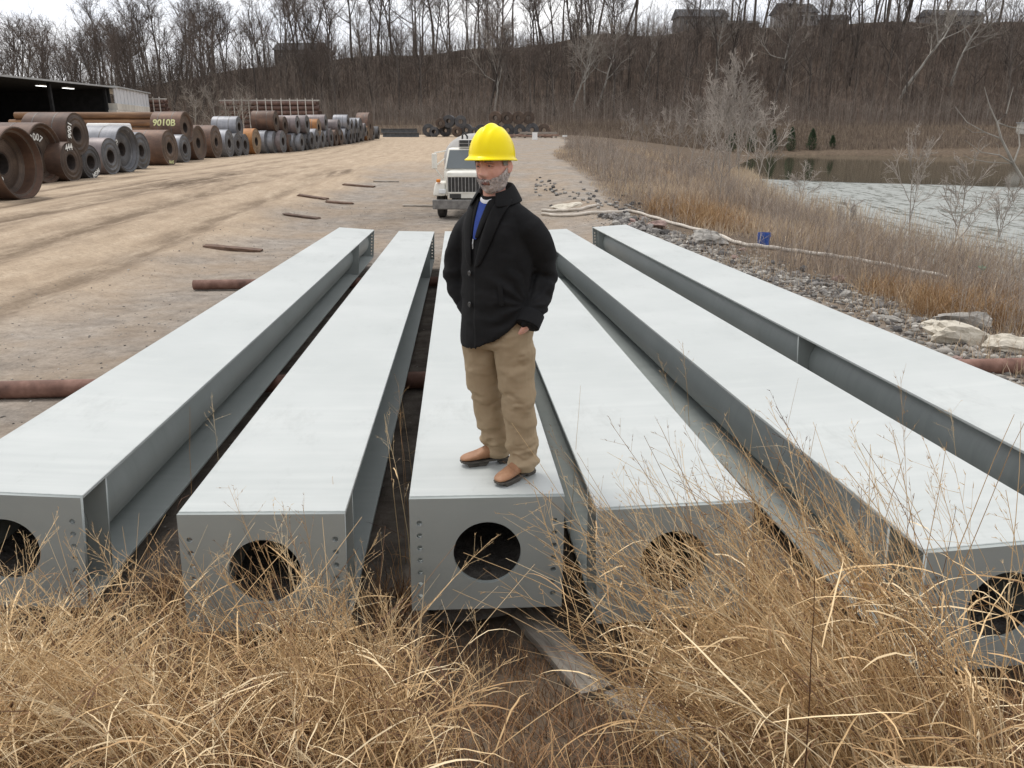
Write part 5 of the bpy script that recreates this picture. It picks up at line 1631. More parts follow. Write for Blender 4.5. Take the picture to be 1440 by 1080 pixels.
# small pale utility box by the far levee
q = at_dist(1437, 176, 160)
ub = empty('pump_house', (q.x + .3, 160, gz(q.x, 160)), 0, 'small pale concrete hut on the far levee', 'hut')
MB().box(-.9, .9, -.6, .6, 0, 2.0).build('wall', M_BLOCK, ub); MB().box(-1.05, 1.05, -.75, .75, 2.002, 2.18).build('roof', M_ROOF, ub)
# ------------------------------------------------------------------ the man on the middle beam
def ring_loft(rings, n=28, cap=True):
    """rings: (centre, u, v) vectors; ellipse centre + u cos + v sin"""
    V, F = [], []
    for c, u, v in rings:
        c, u, v = Vector(c), Vector(u), Vector(v)
        for k in range(n):
            t = 2 * PI * k / n
            V.append(c + u * math.cos(t) + v * math.sin(t))
    m = len(rings)
    for i in range(m - 1):
        for k in range(n):
            F.append((i * n + k, i * n + (k + 1) % n, (i + 1) * n + (k + 1) % n, (i + 1) * n + k))
    if cap:
        F.append(tuple(range(n))[::-1]); F.append(tuple((m - 1) * n + k for k in range(n)))
    return V, F

def limb(pts, rad, n=20, sub=4, squash=None):
    """smooth tapered tube through joints (Catmull-Rom), rounded ends"""
    P = [Vector(p) for p in pts]
    Q, R = [], []
    for i in range(len(P) - 1):
        p0, p1, p2, p3 = P[max(i - 1, 0)], P[i], P[i + 1], P[min(i + 2, len(P) - 1)]
        for k in range(sub):
            t = k / sub
            Q.append(.5 * ((2 * p1) + (-p0 + p2) * t + (2 * p0 - 5 * p1 + 4 * p2 - p3) * t * t + (-p0 + 3 * p1 - 3 * p2 + p3) * t ** 3))
            R.append(rad[i] * (1 - t) + rad[i + 1] * t)
    Q.append(P[-1]); R.append(rad[-1])
    rings = []
    for i, q in enumerate(Q):
        d = (Q[min(i + 1, len(Q) - 1)] - Q[max(i - 1, 0)]).normalized()
        a = d.cross(Vector((0, 1, 0)) if abs(d.y) < .9 else Vector((1, 0, 0))).normalized()
        b = a.cross(d)
        rings.append((q, a * R[i], b * R[i]))
    d0 = (Q[0] - Q[1]).normalized(); d1 = (Q[-1] - Q[-2]).normalized()
    rings = [(Q[0] + d0 * R[0] * .6, rings[0][1] * .45, rings[0][2] * .45), (Q[0] + d0 * R[0] * .35, rings[0][1] * .8, rings[0][2] * .8)] + rings + \
            [(Q[-1] + d1 * R[-1] * .35, rings[-1][1] * .8, rings[-1][2] * .8), (Q[-1] + d1 * R[-1] * .6, rings[-1][1] * .45, rings[-1][2] * .45)]
    return ring_loft(rings, n)

def fuse(name, pieces, voxel, smooth_it=4):
    m = MB()
    for V, F in pieces: m.add(V, F)
    me = m.mesh(name)
    o = bpy.data.objects.new(name, me); COL.objects.link(o)
    md = o.modifiers.new('r', 'REMESH'); md.mode = 'VOXEL'; md.voxel_size = voxel
    if smooth_it:
        sm = o.modifiers.new('s', 'SMOOTH'); sm.iterations = smooth_it; sm.factor = .5
    dg = bpy.context.evaluated_depsgraph_get()
    out = bpy.data.meshes.new_from_object(o.evaluated_get(dg))
    bpy.data.objects.remove(o); bpy.data.meshes.remove(me)
    out.name = name
    return out

def displace(me, fn):
    for v in me.vertices:
        pass
    n = len(me.vertices)
    co = np.empty(n * 3, np.float32); no = np.empty(n * 3, np.float32)
    me.vertices.foreach_get('co', co); me.vertices.foreach_get('normal', no)
    co = co.reshape(-1, 3); no = no.reshape(-1, 3)
    d = fn(co, no)
    co = co + no * d[:, None]
    me.vertices.foreach_set('co', co.ravel().astype(np.float32)); me.update()

def fnoise(co, s, seed=0.0, oct_=3):
    return np.array([mnoise.fractal(Vector((p[0] * s + seed, p[1] * s + seed * 1.7, p[2] * s - seed)), 1, 2.1, oct_) for p in co])

YAW = math.radians(36)
FW = Vector((-math.sin(YAW), -math.cos(YAW), 0))      # chest direction
LF = Vector((math.cos(YAW), -math.sin(YAW), 0))       # towards his left hand
UPV = Vector((0, 0, 1))

pr_l = 0.36
bt = beam_point(2, 0.08, pr_l)
MAN = empty('person', (bt.x, bt.y, bt.z), 0, 'man in yellow hard hat, black coat and khaki trousers standing on the middle beam', 'person')
MAN.rotation_euler = (0, 0, 0)

M_SKIN, t, b = nodes_of('weathered_skin')
v = coords(t)
c = ramp(t, noise(t, v, 14, 5, .6), [(0.3, (0.66, 0.315, 0.24)), (0.55, (0.76, 0.42, 0.33)), (0.75, (0.82, 0.51, 0.42))])
t.links.new(c, b.inputs['Base Color']); b.inputs['Roughness'].default_value = .55
b.inputs['Subsurface Weight'].default_value = .12; b.inputs['Subsurface Radius'].default_value = (.01, .004, .002)
bump(t, b, noise(t, v, 160, 4), .15, .002)
M_COAT = pmat('black_wool_coat', [(0.3, (0.008, 0.008, 0.0085)), (0.7, (0.016, 0.016, 0.017))], 9, .85, 0, .35, 700, .0006, (1, 1, 1), 0, .2)
M_KHAKI = pmat('khaki_cotton', [(0.3, (0.31, 0.232, 0.145)), (0.7, (0.39, 0.303, 0.20))], 7, .9, 0, .25, 500, .001, (1, 1, 1), 0, .2)
M_LEATHER = pmat('tan_leather', [(0.3, (0.22, 0.105, 0.05)), (0.55, (0.31, 0.155, 0.078)), (0.75, (0.39, 0.215, 0.12))], 14, .6, 0, .2, 90, .002)
M_SOLE = pmat('dark_sole', [(0.3, (0.04, 0.035, 0.03)), (0.7, (0.11, 0.10, 0.085))], 20, .9)
M_HAT, _t, _b = nodes_of('yellow_hard_hat_plastic')
_b.inputs['Base Color'].default_value = (0.90, 0.62, 0.005, 1); _b.inputs['Roughness'].default_value = .3
_b.inputs['Specular IOR Level'].default_value = .22
_f = noise(_t, coords(_t), 8, 4)
_t.links.new(ramp(_t, _f, [(0.3, (0.95, 0.74, 0.0)), (0.7, (0.98, 0.80, 0.001))]), _b.inputs['Base Color'])
M_BEARD = pmat('grey_white_beard', [(0.32, (0.46, 0.375, 0.345)), (0.5, (0.58, 0.50, 0.465)), (0.68, (0.70, 0.64, 0.605))], 34, .9, 0, .5, 170, .006, (1, 1, .5))
M_MOUST = pmat('darker_moustache', [(0.32, (0.13, 0.095, 0.08)), (0.68, (0.32, 0.26, 0.225))], 60, .9, 0, .9, 200, .005)
M_HAIR = pmat('grey_hair', [(0.3, (0.17, 0.155, 0.14)), (0.7, (0.40, 0.375, 0.345))], 40, .8, 0, .9, 150, .005, (1, 1, .4))
M_SHIRT = pmat('royal_blue_shirt', [(0.3, (0.018, 0.045, 0.22)), (0.7, (0.028, 0.065, 0.30))], 20, .9, 0, .2, 300, .001)
M_TEE = pmat('white_tee', [(0.3, (0.70, 0.70, 0.72)), (0.7, (0.80, 0.80, 0.82))], 20, .9, 0, .1)
M_BTN = pmat('coat_button', [(0.3, (0.015, 0.015, 0.015)), (0.7, (0.03, 0.03, 0.03))], 20, .35, 0, 0)
M_EYEW = pmat('eye_white', [(0.3, (0.5, 0.46, 0.43)), (0.7, (0.6, 0.56, 0.53))], 20, .3, 0, 0)

# ---- head, modelled facing -y round its own centre
HS = 1.06
def head_point(d):
    """d unit vectors (n,3) -> head surface"""
    x, y, z = d[:, 0], d[:, 1], d[:, 2]
    a, bf, bb, ht, hb = .076, .093, .100, .118, .122
    P = np.stack([x * a, np.where(y < 0, y * bf, y * bb), np.where(z > 0, z * ht, z * hb)], -1)
    # jaw: narrows downwards, keeps forward
    k = np.clip(-P[:, 2] / .122, 0, 1)
    P[:, 0] *= 1 - .22 * k ** 1.5
    P[:, 1] = np.where(P[:, 1] > 0, P[:, 1] * (1 - .50 * k ** 1.3), P[:, 1] * (1 + .02 * k))
    fr = np.clip(-y, 0, 1) ** .5
    X, Z = P[:, 0], P[:, 2]
    g = lambda cx, cz, sx, sz: np.exp(-((X - cx) / sx) ** 2 - ((Z - cz) / sz) ** 2)
    f = np.zeros(len(d))
    f += .038 * g(0, -.024, .0125, .013) + .023 * g(0, -.004, .010, .018) + .007 * g(0, .018, .010, .016)
    f += .009 * (g(.014, -.030, .009, .009) + g(-.014, -.030, .009, .009))
    f -= .017 * (g(.031, .012, .017, .011) + g(-.031, .012, .017, .011))
    f += .010 * (g(.03, .032, .024, .009) + g(-.03, .032, .024, .009))
    f += .006 * (g(.046, -.020, .018, .02) + g(-.046, -.020, .018, .02))
    f += .008 * g(0, -.058, .026, .010) + .007 * g(0, -.072, .022, .008) - .005 * g(0, -.0655, .028, .0035)
    f += .012 * g(0, -.103, .026, .016)
    P[:, 1] -= f * fr
    return P
def sphere_dirs(sub):
    bm = bmesh.new(); bmesh.ops.create_icosphere(bm, subdivisions=sub, radius=1)
    me = bpy.data.meshes.new('tmp'); bm.to_mesh(me); bm.free()
    co = np.empty(len(me.vertices) * 3, np.float32); me.vertices.foreach_get('co', co)
    fc = [tuple(p.vertices) for p in me.polygons]
    bpy.data.meshes.remove(me)
    return co.reshape(-1, 3).astype(float), fc
SD, SF = sphere_dirs(6)
HEADP = head_point(SD) * HS
HY = math.radians(30)
HEAD_M = Matrix.Translation((-.022, .0, 1.692)) @ Matrix.Rotation(-HY, 4, 'Z') @ Matrix.Rotation(math.radians(4), 4, 'X') @ Matrix.Rotation(math.radians(-3), 4, 'Y')
def to_head(P): 
    M = np.array(HEAD_M)
    return P @ M[:3, :3].T + M[:3, 3]
head_piece = ([tuple(p) for p in to_head(HEADP)], SF)

def ear(s):
    V, F = [], []
    n, m = 14, 7
    for i in range(m + 1):
        ph = PI * i / m
        for k in range(n):
            t = 2 * PI * k / n
            y_ = .019 * math.sin(ph) * math.cos(t); z_ = .033 * math.sin(ph) * math.sin(t); x_ = .009 * math.cos(ph)
            rim = .006 * max(0, math.sin(ph) - .6) * (1 if math.cos(t) > -.5 else .2)
            V.append((s * (.079 + x_ + rim + .010 * max(0, y_ / .019)), .016 + y_ + .25 * z_ * .3, -.004 + z_))
    for i in range(m):
        for k in range(n): F.append((i * n + k, i * n + (k + 1) % n, (i + 1) * n + (k + 1) % n, (i + 1) * n + k))
    return [tuple(p) for p in to_head(np.array(V) * HS)], F

def J(l, f, z, dx=0.0, dy=0.0): return LF * l + FW * f + UPV * z + Vector((dx, dy, 0))
TC = Vector((0.0, .04, 0))          # torso axis
ARM_L = [Vector((.158, -.082, 1.402)), Vector((.222, -.058, 1.30)), Vector((.245, .0, 1.14)), Vector((.215, -.075, 1.02)), Vector((.165, -.145, .915))]
ARM_R = [Vector((-.128, .146, 1.402)), Vector((-.198, .160, 1.30)), Vector((-.232, .175, 1.14)), Vector((-.212, .15, 1.02)), Vector((-.150, .10, .93))]
LEG_L = [Vector((.080, -.035, .84)), Vector((.096, -.045, .62)), Vector((.112, -.060, .46)), Vector((.126, -.052, .26)), Vector((.140, -.062, .07))]
LEG_R = [Vector((-.085, .08, .84)), Vector((-.088, .09, .62)), Vector((-.072, .105, .46)), Vector((-.038, .13, .26)), Vector((-.008, .15, .07))]

def hand(wr, d, palm_n, s=1.0, thumb=1):
    """palm and five bent fingers; d = pointing direction, palm_n = palm normal"""
    d = d.normalized(); pn = (palm_n - d * palm_n.dot(d)).normalized(); sd = d.cross(pn).normalized() * thumb
    out = []
    out.append(ring_loft([(wr - d * .02, sd * .028, pn * .020), (wr + d * .01, sd * .030, pn * .019), (wr + d * .05, sd * .040, pn * .016), (wr + d * .085, sd * .041, pn * .014), (wr + d * .098, sd * .036, pn * .010)], 16))
    for k, (o, L) in enumerate(((.030, .070), (.010, .080), (-.010, .075), (-.029, .058))):
        b0 = wr + d * .088 + sd * o
        out.append(limb([b0, b0 + d * L * .45 + pn * .004, b0 + d * L * .75 + pn * .016, b0 + d * L * .92 + pn * .032], [.0095, .0088, .008, .007], 8, 2))
    b0 = wr + d * .025 + sd * .030
    out.append(limb([b0, b0 + d * .03 + sd * .022 + pn * .006, b0 + d * .062 + sd * .028 + pn * .014], [.012, .0105, .0085], 8, 2))
    return out

neck = ring_loft([(Vector((-.008, .035, 1.44)), LF * .075, FW * .075), (Vector((-.012, .03, 1.50)), LF * .062, FW * .064), (Vector((-.016, .02, 1.56)), LF * .058, FW * .062), (Vector((-.02, .012, 1.63)), LF * .056, FW * .062)], 20)
torso = ring_loft([(TC + UPV * z, LF * a, FW * b_) for z, a, b_ in ((.80, .155, .105), (.95, .165, .115), (1.1, .168, .12), (1.25, .175, .115), (1.38, .165, .10), (1.46, .12, .08))], 24)
pieces = [head_piece, ear(1), ear(-1), neck, torso,
          limb(ARM_L, [.055, .050, .045, .040, .030]), limb(ARM_R, [.055, .050, .045, .040, .030]),
          limb(LEG_L, [.085, .078, .060, .055, .042]), limb(LEG_R, [.085, .078, .060, .055, .042])]
HL_W = Vector((.158, -.142, .900))
pieces += hand(HL_W, Vector((-.55, .62, -1)), Vector((-.75, .55, .3)), 1, 1)
pieces += hand(Vector((-.145, .10, .915)), Vector((.45, -.12, -1)), Vector((.8, .3, 0)), 1, -1)
body = fuse('body', pieces, .0045, 2)
link('body', body, MAN, M_SKIN, True)

# ---- face: eyes, brows, beard, hair
def shell(name, mask_fn, off_fn, mat):
    keep = mask_fn(HEADP / HS)
    Vn = HEADP.copy()
    nrm = SD * np.array([1 / .076, 1 / .097, 1 / .12]); nrm /= np.linalg.norm(nrm, axis=1, keepdims=True)
    Vn = Vn + nrm * off_fn(HEADP / HS)[:, None]
    idx = -np.ones(len(Vn), int); used = np.where(keep)[0]; idx[used] = np.arange(len(used))
    fs = [tuple(idx[i] for i in f) for f in SF if all(keep[i] for i in f)]
    m = MB(); m.add([tuple(p) for p in to_head(Vn[used])], fs)
    me = bpy.data.meshes.new(name); me.from_pydata([tuple(p) for p in m.v], [], m.f); me.update()
    return link(name, me, MAN, mat, True)
nzv = fnoise(HEADP, 90, 3.0, 2)
def beard_mask(P):
    X, Y_, Z = P[:, 0], P[:, 1], P[:, 2]
    top = -.034 - .020 * np.exp(-(X / .030) ** 2) * 0 + .0009 * nzv * 6
    side = (Y_ > -.055)                                     # towards the ears the beard climbs
    lim = np.where(side, np.clip(-.040 + (Y_ + .055) * .75, -.040, .012), -.047 + .3 * np.clip(np.abs(X) - .028, 0, .03))
    lip = (np.abs(X) < .020) & (Z > -.072) & (Z < -.058) & (Y_ < -.05)
    return (Z < lim + .004 * nzv) & (Y_ < .022) & ~lip & (Z > -.135)
shell('beard', beard_mask, lambda P: .0065 + .004 * nzv + .006 * np.exp(-((P[:, 2] + .10) / .03) ** 2), M_BEARD)
def mo_mask(P):
    X, Y_, Z = P[:, 0], P[:, 1], P[:, 2]
    c_ = -.0485 - .35 * np.abs(X)
    return (np.abs(X) < .034) & (Z < c_ + .008 + .002 * nzv) & (Z > c_ - .0085 + .002 * nzv) & (Y_ < -.05)
shell('moustache', mo_mask, lambda P: .0065 + .003 * nzv, M_MOUST)
def hair_mask(P):
    X, Y_, Z = P[:, 0], P[:, 1], P[:, 2]
    return (Y_ > -.030 + .004 * nzv) & (Z > np.where(Y_ < .03, .000, -.055)) & (Z < .085)
shell('hair', hair_mask, lambda P: .007 + .003 * nzv, M_HAIR)
for s in (-1, 1):
    V, F = [], []
    bm = bmesh.new(); bmesh.ops.create_uvsphere(bm, u_segments=14, v_segments=10, radius=.0125)
    me = bpy.data.meshes.new('eye'); bm.to_mesh(me); bm.free()
    me.transform(Matrix.Diagonal((1, 1, .36, 1)))
    me.transform(HEAD_M @ Matrix.Scale(HS, 4) @ Matrix.Translation((s * .031, -.0715, .0115)))
    e = link('eye', me, MAN, M_EYEW, True)
    m = MB(); m.lathe([(0, .0005), (.0012, .0005), (.0012, .0036), (0, .0040)], 12, 'y')
    me = m.mesh('iris'); me.transform(HEAD_M @ Matrix.Scale(HS, 4) @ Matrix.Translation((s * .031, -.0845, .0110)))
    link('iris', me, e, M_BTN)
    lid = MB(); lid.tube([(s * .016, -.0805, .0115), (s * .024, -.0855, .0175), (s * .033, -.0855, .0185), (s * .042, -.079, .0155), (s * .047, -.072, .010)], .0036, 8)
    me = lid.mesh('eyelid'); me.transform(HEAD_M @ Matrix.Scale(HS, 4)); link('eyelid', me, e, M_SKIN, True)
    br = MB(); br.tube([(s * .014, -.091, .030), (s * .026, -.0935, .0345), (s * .040, -.087, .034), (s * .051, -.074, .028)], [.0035, .0046, .004, .002], 8)
    me = br.mesh('eyebrow'); me.transform(HEAD_M @ Matrix.Scale(HS, 4)); link('eyebrow', me, MAN, M_MOUST, True)
lp = MB(); lp.tube([(-.021, -.0865, -.0665), (-.010, -.0945, -.0655), (0, -.0965, -.0665), (.010, -.0945, -.0655), (.021, -.0865, -.0665)], [.001, .0028, .003, .0028, .001], 8)
me = lp.mesh('lips'); me.transform(HEAD_M @ Matrix.Scale(HS, 4))
link('lips', me, MAN, pmat('lips', [(0.3, (0.22, 0.085, 0.07)), (0.7, (0.30, 0.13, 0.11))], 20, .5, 0, 0), True)

# ---- hard hat
def hat_mesh():
    nA, nR = 72, 26
    V, F = [], []
    a, bf, bb, H = .113, .134, .134, .152
    prof = []
    for i in range(nR + 1):
        q = i / nR
        prof.append((math.sin(q * PI / 2), math.cos(q * PI / 2) ** 1.0))
    for i, (rr, zz) in enumerate(prof):
        for k in range(nA):
            t = 2 * PI * k / nA
            x = a * rr * math.cos(t); y = (bf if math.sin(t) < 0 else bb) * rr * math.sin(t)
            z = H * zz
            ridge = .010 * math.exp(-(x / .016) ** 2) * min(1, zz * 2.2) + .004 * (math.exp(-((abs(x) - .045) / .009) ** 2)) * min(1, zz * 2)
            V.append((x, y, z + ridge))
    base = nR * nA
    # rim: flares out, long peak over the eyes
    rows = []
    for (o, dz) in ((.004, -.006), (.012, -.013), (.016, -.017), (.013, -.020)):
        row = []
        for k in range(nA):
            t = 2 * PI * k / nA
            pk = max(0, -math.sin(t)) ** 2.0
            e = o * (.8 + 1.3 * pk)
            x = (a + e) * math.cos(t); y = ((bf if math.sin(t) < 0 else bb) + e) * math.sin(t)
            z = dz * (1 + .25 * pk)
            row.append((x, y, z))
        rows.append(row)
    inner = [((a - .004) * math.cos(2 * PI * k / nA), (bf - .004) * math.sin(2 * PI * k / nA), -.012) for k in range(nA)]
    rows.append(inner)
    for r_ in rows: V += r_
    n_rows = nR + 1 + len(rows)
    for i in range(n_rows - 1):
        for k in range(nA):
            F.append((i * nA + k, i * nA + (k + 1) % nA, (i + 1) * nA + (k + 1) % nA, (i + 1) * nA + k))
    m = MB(); m.add(V, F)
    me = m.mesh('hard_hat')
    bm = bmesh.new(); bm.from_mesh(me); bmesh.ops.remove_doubles(bm, verts=bm.verts, dist=.0004); bm.to_mesh(me); bm.free()
    return me
me = hat_mesh()
HAT_M = Matrix.Translation((-.026, -.004, 1.742)) @ Matrix.Rotation(-HY, 4, 'Z') @ Matrix.Rotation(math.radians(-3), 4, 'X') @ Matrix.Rotation(math.radians(-1), 4, 'Y')
me.transform(HAT_M)
hat = link('hard_hat', me, MAN, M_HAT, True)
hb = MB(); hb.lathe([(-.012, .094), (-.012, .096), (.012, .100), (.012, .098)], 40, 'z')
me = hb.mesh('headband'); me.transform(HAT_M @ Matrix.Diagonal((1, 1.16, 1, 1))); link('headband', me, hat, M_BLACK, True)

# ---- trousers
pelvis = ring_loft([(TC + UPV * z + Vector((0, dy, 0)), LF * a, FW * b_) for z, a, b_, dy in ((1.05, .175, .125, -.005), (.95, .19, .140, -.005), (.86, .197, .148, -.01), (.78, .185, .14, -.015), (.73, .12, .10, -.015))], 28)
tro = fuse('trousers', [pelvis, limb(LEG_L, [.115, .106, .095, .088, .086], 24), limb(LEG_R, [.115, .106, .095, .088, .084], 24)], .0065, 4)
def tro_d(co, no):
    x, y, z = co[:, 0], co[:, 1], co[:, 2]
    n1 = fnoise(co * np.array([1.0, 1.0, 1.7]), 7, 2.0)
    fold = np.sin(34 * z + 14 * x - 9 * y + 2.4 * n1) * np.exp(-((z - .44) / .12) ** 2) * .0085
    fold += np.sin(46 * z - 10 * x + 8 * y + 3 * n1) * np.exp(-((z - .14) / .10) ** 2) * .0125
    fold += np.sin(40 * (x * .8 - z * .6) + 2 * n1) * np.exp(-((z - .74) / .12) ** 2) * .0065
    return fold + .008 * n1 * (z < .95)
displace(tro, tro_d)
bm = bmesh.new(); bm.from_mesh(tro)
for p_co, p_no in (((0, 0, .042), (0, 0, 1)),):
    bmesh.ops.bisect_plane(bm, geom=bm.verts[:] + bm.edges[:] + bm.faces[:], plane_co=p_co, plane_no=p_no, clear_inner=True)
bm.to_mesh(tro); bm.free()
tr_o = link('trousers', tro, MAN, M_KHAKI, True)
sd_ = tr_o.modifiers.new('s', 'SOLIDIFY'); sd_.thickness = .003; sd_.offset = -1
# ---- shoes
def shoe(ankle, toe_dir, z0=0.0):
    a = math.atan2(toe_dir.x, -toe_dir.y)
    M = Matrix.Translation((ankle.x, ankle.y, z0 + .012)) @ Matrix.Rotation(a, 4, 'Z')
    sec = [(.098, .020, .030, .075), (.094, .034, .024, .092), (.07, .039, .024, .112), (.02, .039, .024, .118), (-.03, .041, .024, .103), (-.07, .045, .024, .082), (-.11, .048, .024, .066), (-.15, .045, .024, .056), (-.178, .034, .024, .046), (-.192, .015, .026, .036)]
    n = 18
    V, F = [], []
    for (y, w, zb_, zt_) in sec:
        for k in range(n):
            t = 2 * PI * k / n
            cx, sx = math.cos(t), math.sin(t)
            x = w * (abs(cx) ** .75) * (1 if cx > 0 else -1)
            z = (zb_ + zt_) / 2 + (zt_ - zb_) / 2 * (abs(sx) ** .9) * (1 if sx > 0 else -1)
            V.append((x * (1 - .25 * max(0, sx) * (1 if y > -.05 else .4)), y, z))
    for i in range(len(sec) - 1):
        for k in range(n): F.append((i * n + k, i * n + (k + 1) % n, (i + 1) * n + (k + 1) % n, (i + 1) * n + k))
    F += [tuple(range(n)), tuple((len(sec) - 1) * n + k for k in range(n))]
    m = MB(); m.add(V, F); me = m.mesh('shoe')
    bm = bmesh.new(); bm.from_mesh(me); bmesh.ops.subdivide_edges(bm, edges=bm.edges[:], cuts=1, use_grid_fill=True, smooth=.6); bm.to_mesh(me); bm.free()
    me.transform(M)
    up = link('shoe', me, MAN, M_LEATHER, True)
    ol = [(w + .006, y) for (y, w, _, _) in sec]
    out_ = [(x, y) for x, y in ol] + [(-x, y) for x, y in reversed(ol)]
    m = MB()
    N_ = len(out_)
    V = [(x - math.copysign(.003, x), y * 1.01, .012) for x, y in out_] + [(x - math.copysign(.003, x), y * 1.01, .023) for x, y in out_]
    F = [tuple(range(N_))[::-1], tuple(N_ + k for k in range(N_))] + [(k, (k + 1) % N_, N_ + (k + 1) % N_, N_ + k) for k in range(N_)]
    m.add(V, F)
    me = m.mesh('sole', .003); me.transform(M); link('sole', me, up, M_SOLE)
    m = MB(); m.hull8([(-.036, .03, -.012), (.036, .03, -.012), (.036, .1, -.012), (-.036, .1, -.012)], [(-.038, .028, .0125), (.038, .028, .0125), (.038, .102, .0125), (-.038, .102, .0125)])
    me = m.mesh('heel', .004); me.transform(M); link('heel', me, up, M_SOLE)
    m = MB(); m.hull8([(-.042, -.15, -.012), (.042, -.15, -.012), (.04, -.045, -.012), (-.04, -.045, -.012)], [(-.046, -.165, .0125), (.046, -.165, .0125), (.042, -.028, .0125), (-.042, -.028, .0125)])
    me = m.mesh('tread', .003); me.transform(M); link('tread', me, up, M_SOLE)
shoe(Vector((.120, -.085, 0)), Vector((-.62, -.70, 0)), .001)
shoe(Vector((-.040, .125, 0)), Vector((-.95, -.28, 0)), .001)

# ---- coat
def zhem(x): return float(np.interp(x, [-.4, -.13, .09, .16, .4], [.735, .738, .895, .93, .93]))
rings = []
for z, a, b_, dy in ((.70, .228, .172, 0), (.85, .222, .170, 0), (1.0, .215, .168, 0), (1.14, .212, .166, 0), (1.26, .212, .158, 0), (1.36, .210, .146, 0), (1.42, .198, .132, 0), (1.475, .165, .114, .0), (1.525, .112, .096, -.002), (1.55, .085, .085, -.004)):
    rings.append((TC + UPV * z + Vector((0, dy, 0)), LF * a, FW * b_))
V, F = ring_loft(rings, 40)
for j, p in enumerate(V):
    if p.z < 1.0:
        s = (1.0 - p.z) / .30
        V[j] = Vector((p.x, p.y, 1.0 - s * (1.0 - zhem(p.x)) ))
coat = fuse('coat', [(V, F), limb([Vector((.03, .01, 1.475)), Vector((.095, -.035, 1.452)), Vector((.160, -.080, 1.405))], [.068, .062, .062], 20), limb([Vector((-.03, .06, 1.475)), Vector((-.085, .105, 1.452)), Vector((-.132, .145, 1.405))], [.068, .062, .062], 20), limb(ARM_L, [.070, .073, .071, .064, .058], 24), limb(ARM_R, [.067, .071, .072, .064, .052], 24)], .0075, 5)
def coat_d(co, no):
    x, y, z = co[:, 0], co[:, 1], co[:, 2]
    n1 = fnoise(co * np.array([1, 1, 1.5]), 6, 7.0)
    armL = sstep(.15, .21, x + .12 * (z - 1.2) * 0)
    fold = np.sin(58 * z + 30 * y + 16 * x + 2.5 * n1) * armL * np.exp(-((z - 1.08) / .14) ** 2) * .006
    fold += np.sin(52 * z - 20 * x + 2.5 * n1) * sstep(-.17, -.22, x) * np.exp(-((z - 1.10) / .16) ** 2) * .006
    # folds radiating from the pocket up across the belly
    r_ = np.hypot(x - .16, z - 1.0); th = np.arctan2(z - 1.0, x - .16)
    fold += np.sin(13 * th + 2 * n1) * np.exp(-((r_ - .16) / .11) ** 2) * .0065 * (y < .12)
    fold += np.sin(30 * x + 10 * z + 2 * n1) * .004 * sstep(.95, .8, z)
    # front overlap: one panel stands proud
    ff = x * FW.x + (y - .04) * FW.y; ll = x * LF.x + (y - .04) * LF.y
    fold += .006 * sstep(-.004, .004, ll + .03) * (ff > 0) * (z < 1.42) * (1 - sstep(.10, .18, ll))
    return fold + .004 * n1
displace(coat, coat_d)
co_o = link('coat', coat, MAN, M_COAT, True)

def on_coat(l, z, off=0.0):
    """point on the coat front: l = to his left of the chest centre"""
    zs = [r_[0].z for r_ in rings]; aa = [r_[1].length for r_ in rings]; bb = [r_[2].length for r_ in rings]
    a, b_ = float(np.interp(z, zs, aa)), float(np.interp(z, zs, bb))
    q = max(-.97, min(.97, l / a))
    f = b_ * math.sqrt(1 - q * q)
    p = TC + LF * l + FW * f + UPV * z
    n_ = (LF * (l / a / a) + FW * (f / b_ / b_)).normalized()
    return p + n_ * off
def patch(name, rows, mat, parent, th=.004):
    """rows: list of lists of points (same length) -> solid sheet"""
    n = len(rows[0]); V = [p for r_ in rows for p in r_]
    F = [(i * n + k, i * n + k + 1, (i + 1) * n + k + 1, (i + 1) * n + k) for i in range(len(rows) - 1) for k in range(n - 1)]
    m = MB(); m.add(V, F)
    me = m.mesh(name)
    o = link(name, me, parent, mat, True)
    s = o.modifiers.new('s', 'SOLIDIFY'); s.thickness = th; s.offset = 0
    ss = o.modifiers.new('b', 'SUBSURF'); ss.levels = 1; ss.render_levels = 1
    return o
# shirt in the neck opening (V), white tee above it
def vrows(z0, z1, l0, l1, r0, r1, off0, off1, n=6, k=7):
    R_ = []
    for i in range(n + 1):
        f = i / n; z = z0 + (z1 - z0) * f
        a, b_ = l0 + (l1 - l0) * f, r0 + (r1 - r0) * f
        R_.append([on_coat(a + (b_ - a) * q / (k - 1), z, off0 + (off1 - off0) * f) for q in range(k)])
    return R_
patch('shirt', vrows(1.522, 1.33, -.052, -.040, .034, -.018, .004, .012), M_SHIRT, MAN)
tee = []
for (dz, off) in ((.0, .003), (.013, .008), (.024, .006)):
    tee.append([on_coat(l, 1.535 - .030 * math.cos(l / .045 * 1.2) + dz, off) for l in np.linspace(-.040, .032, 9)])
patch('tee_collar', tee, M_TEE, MAN, .003)
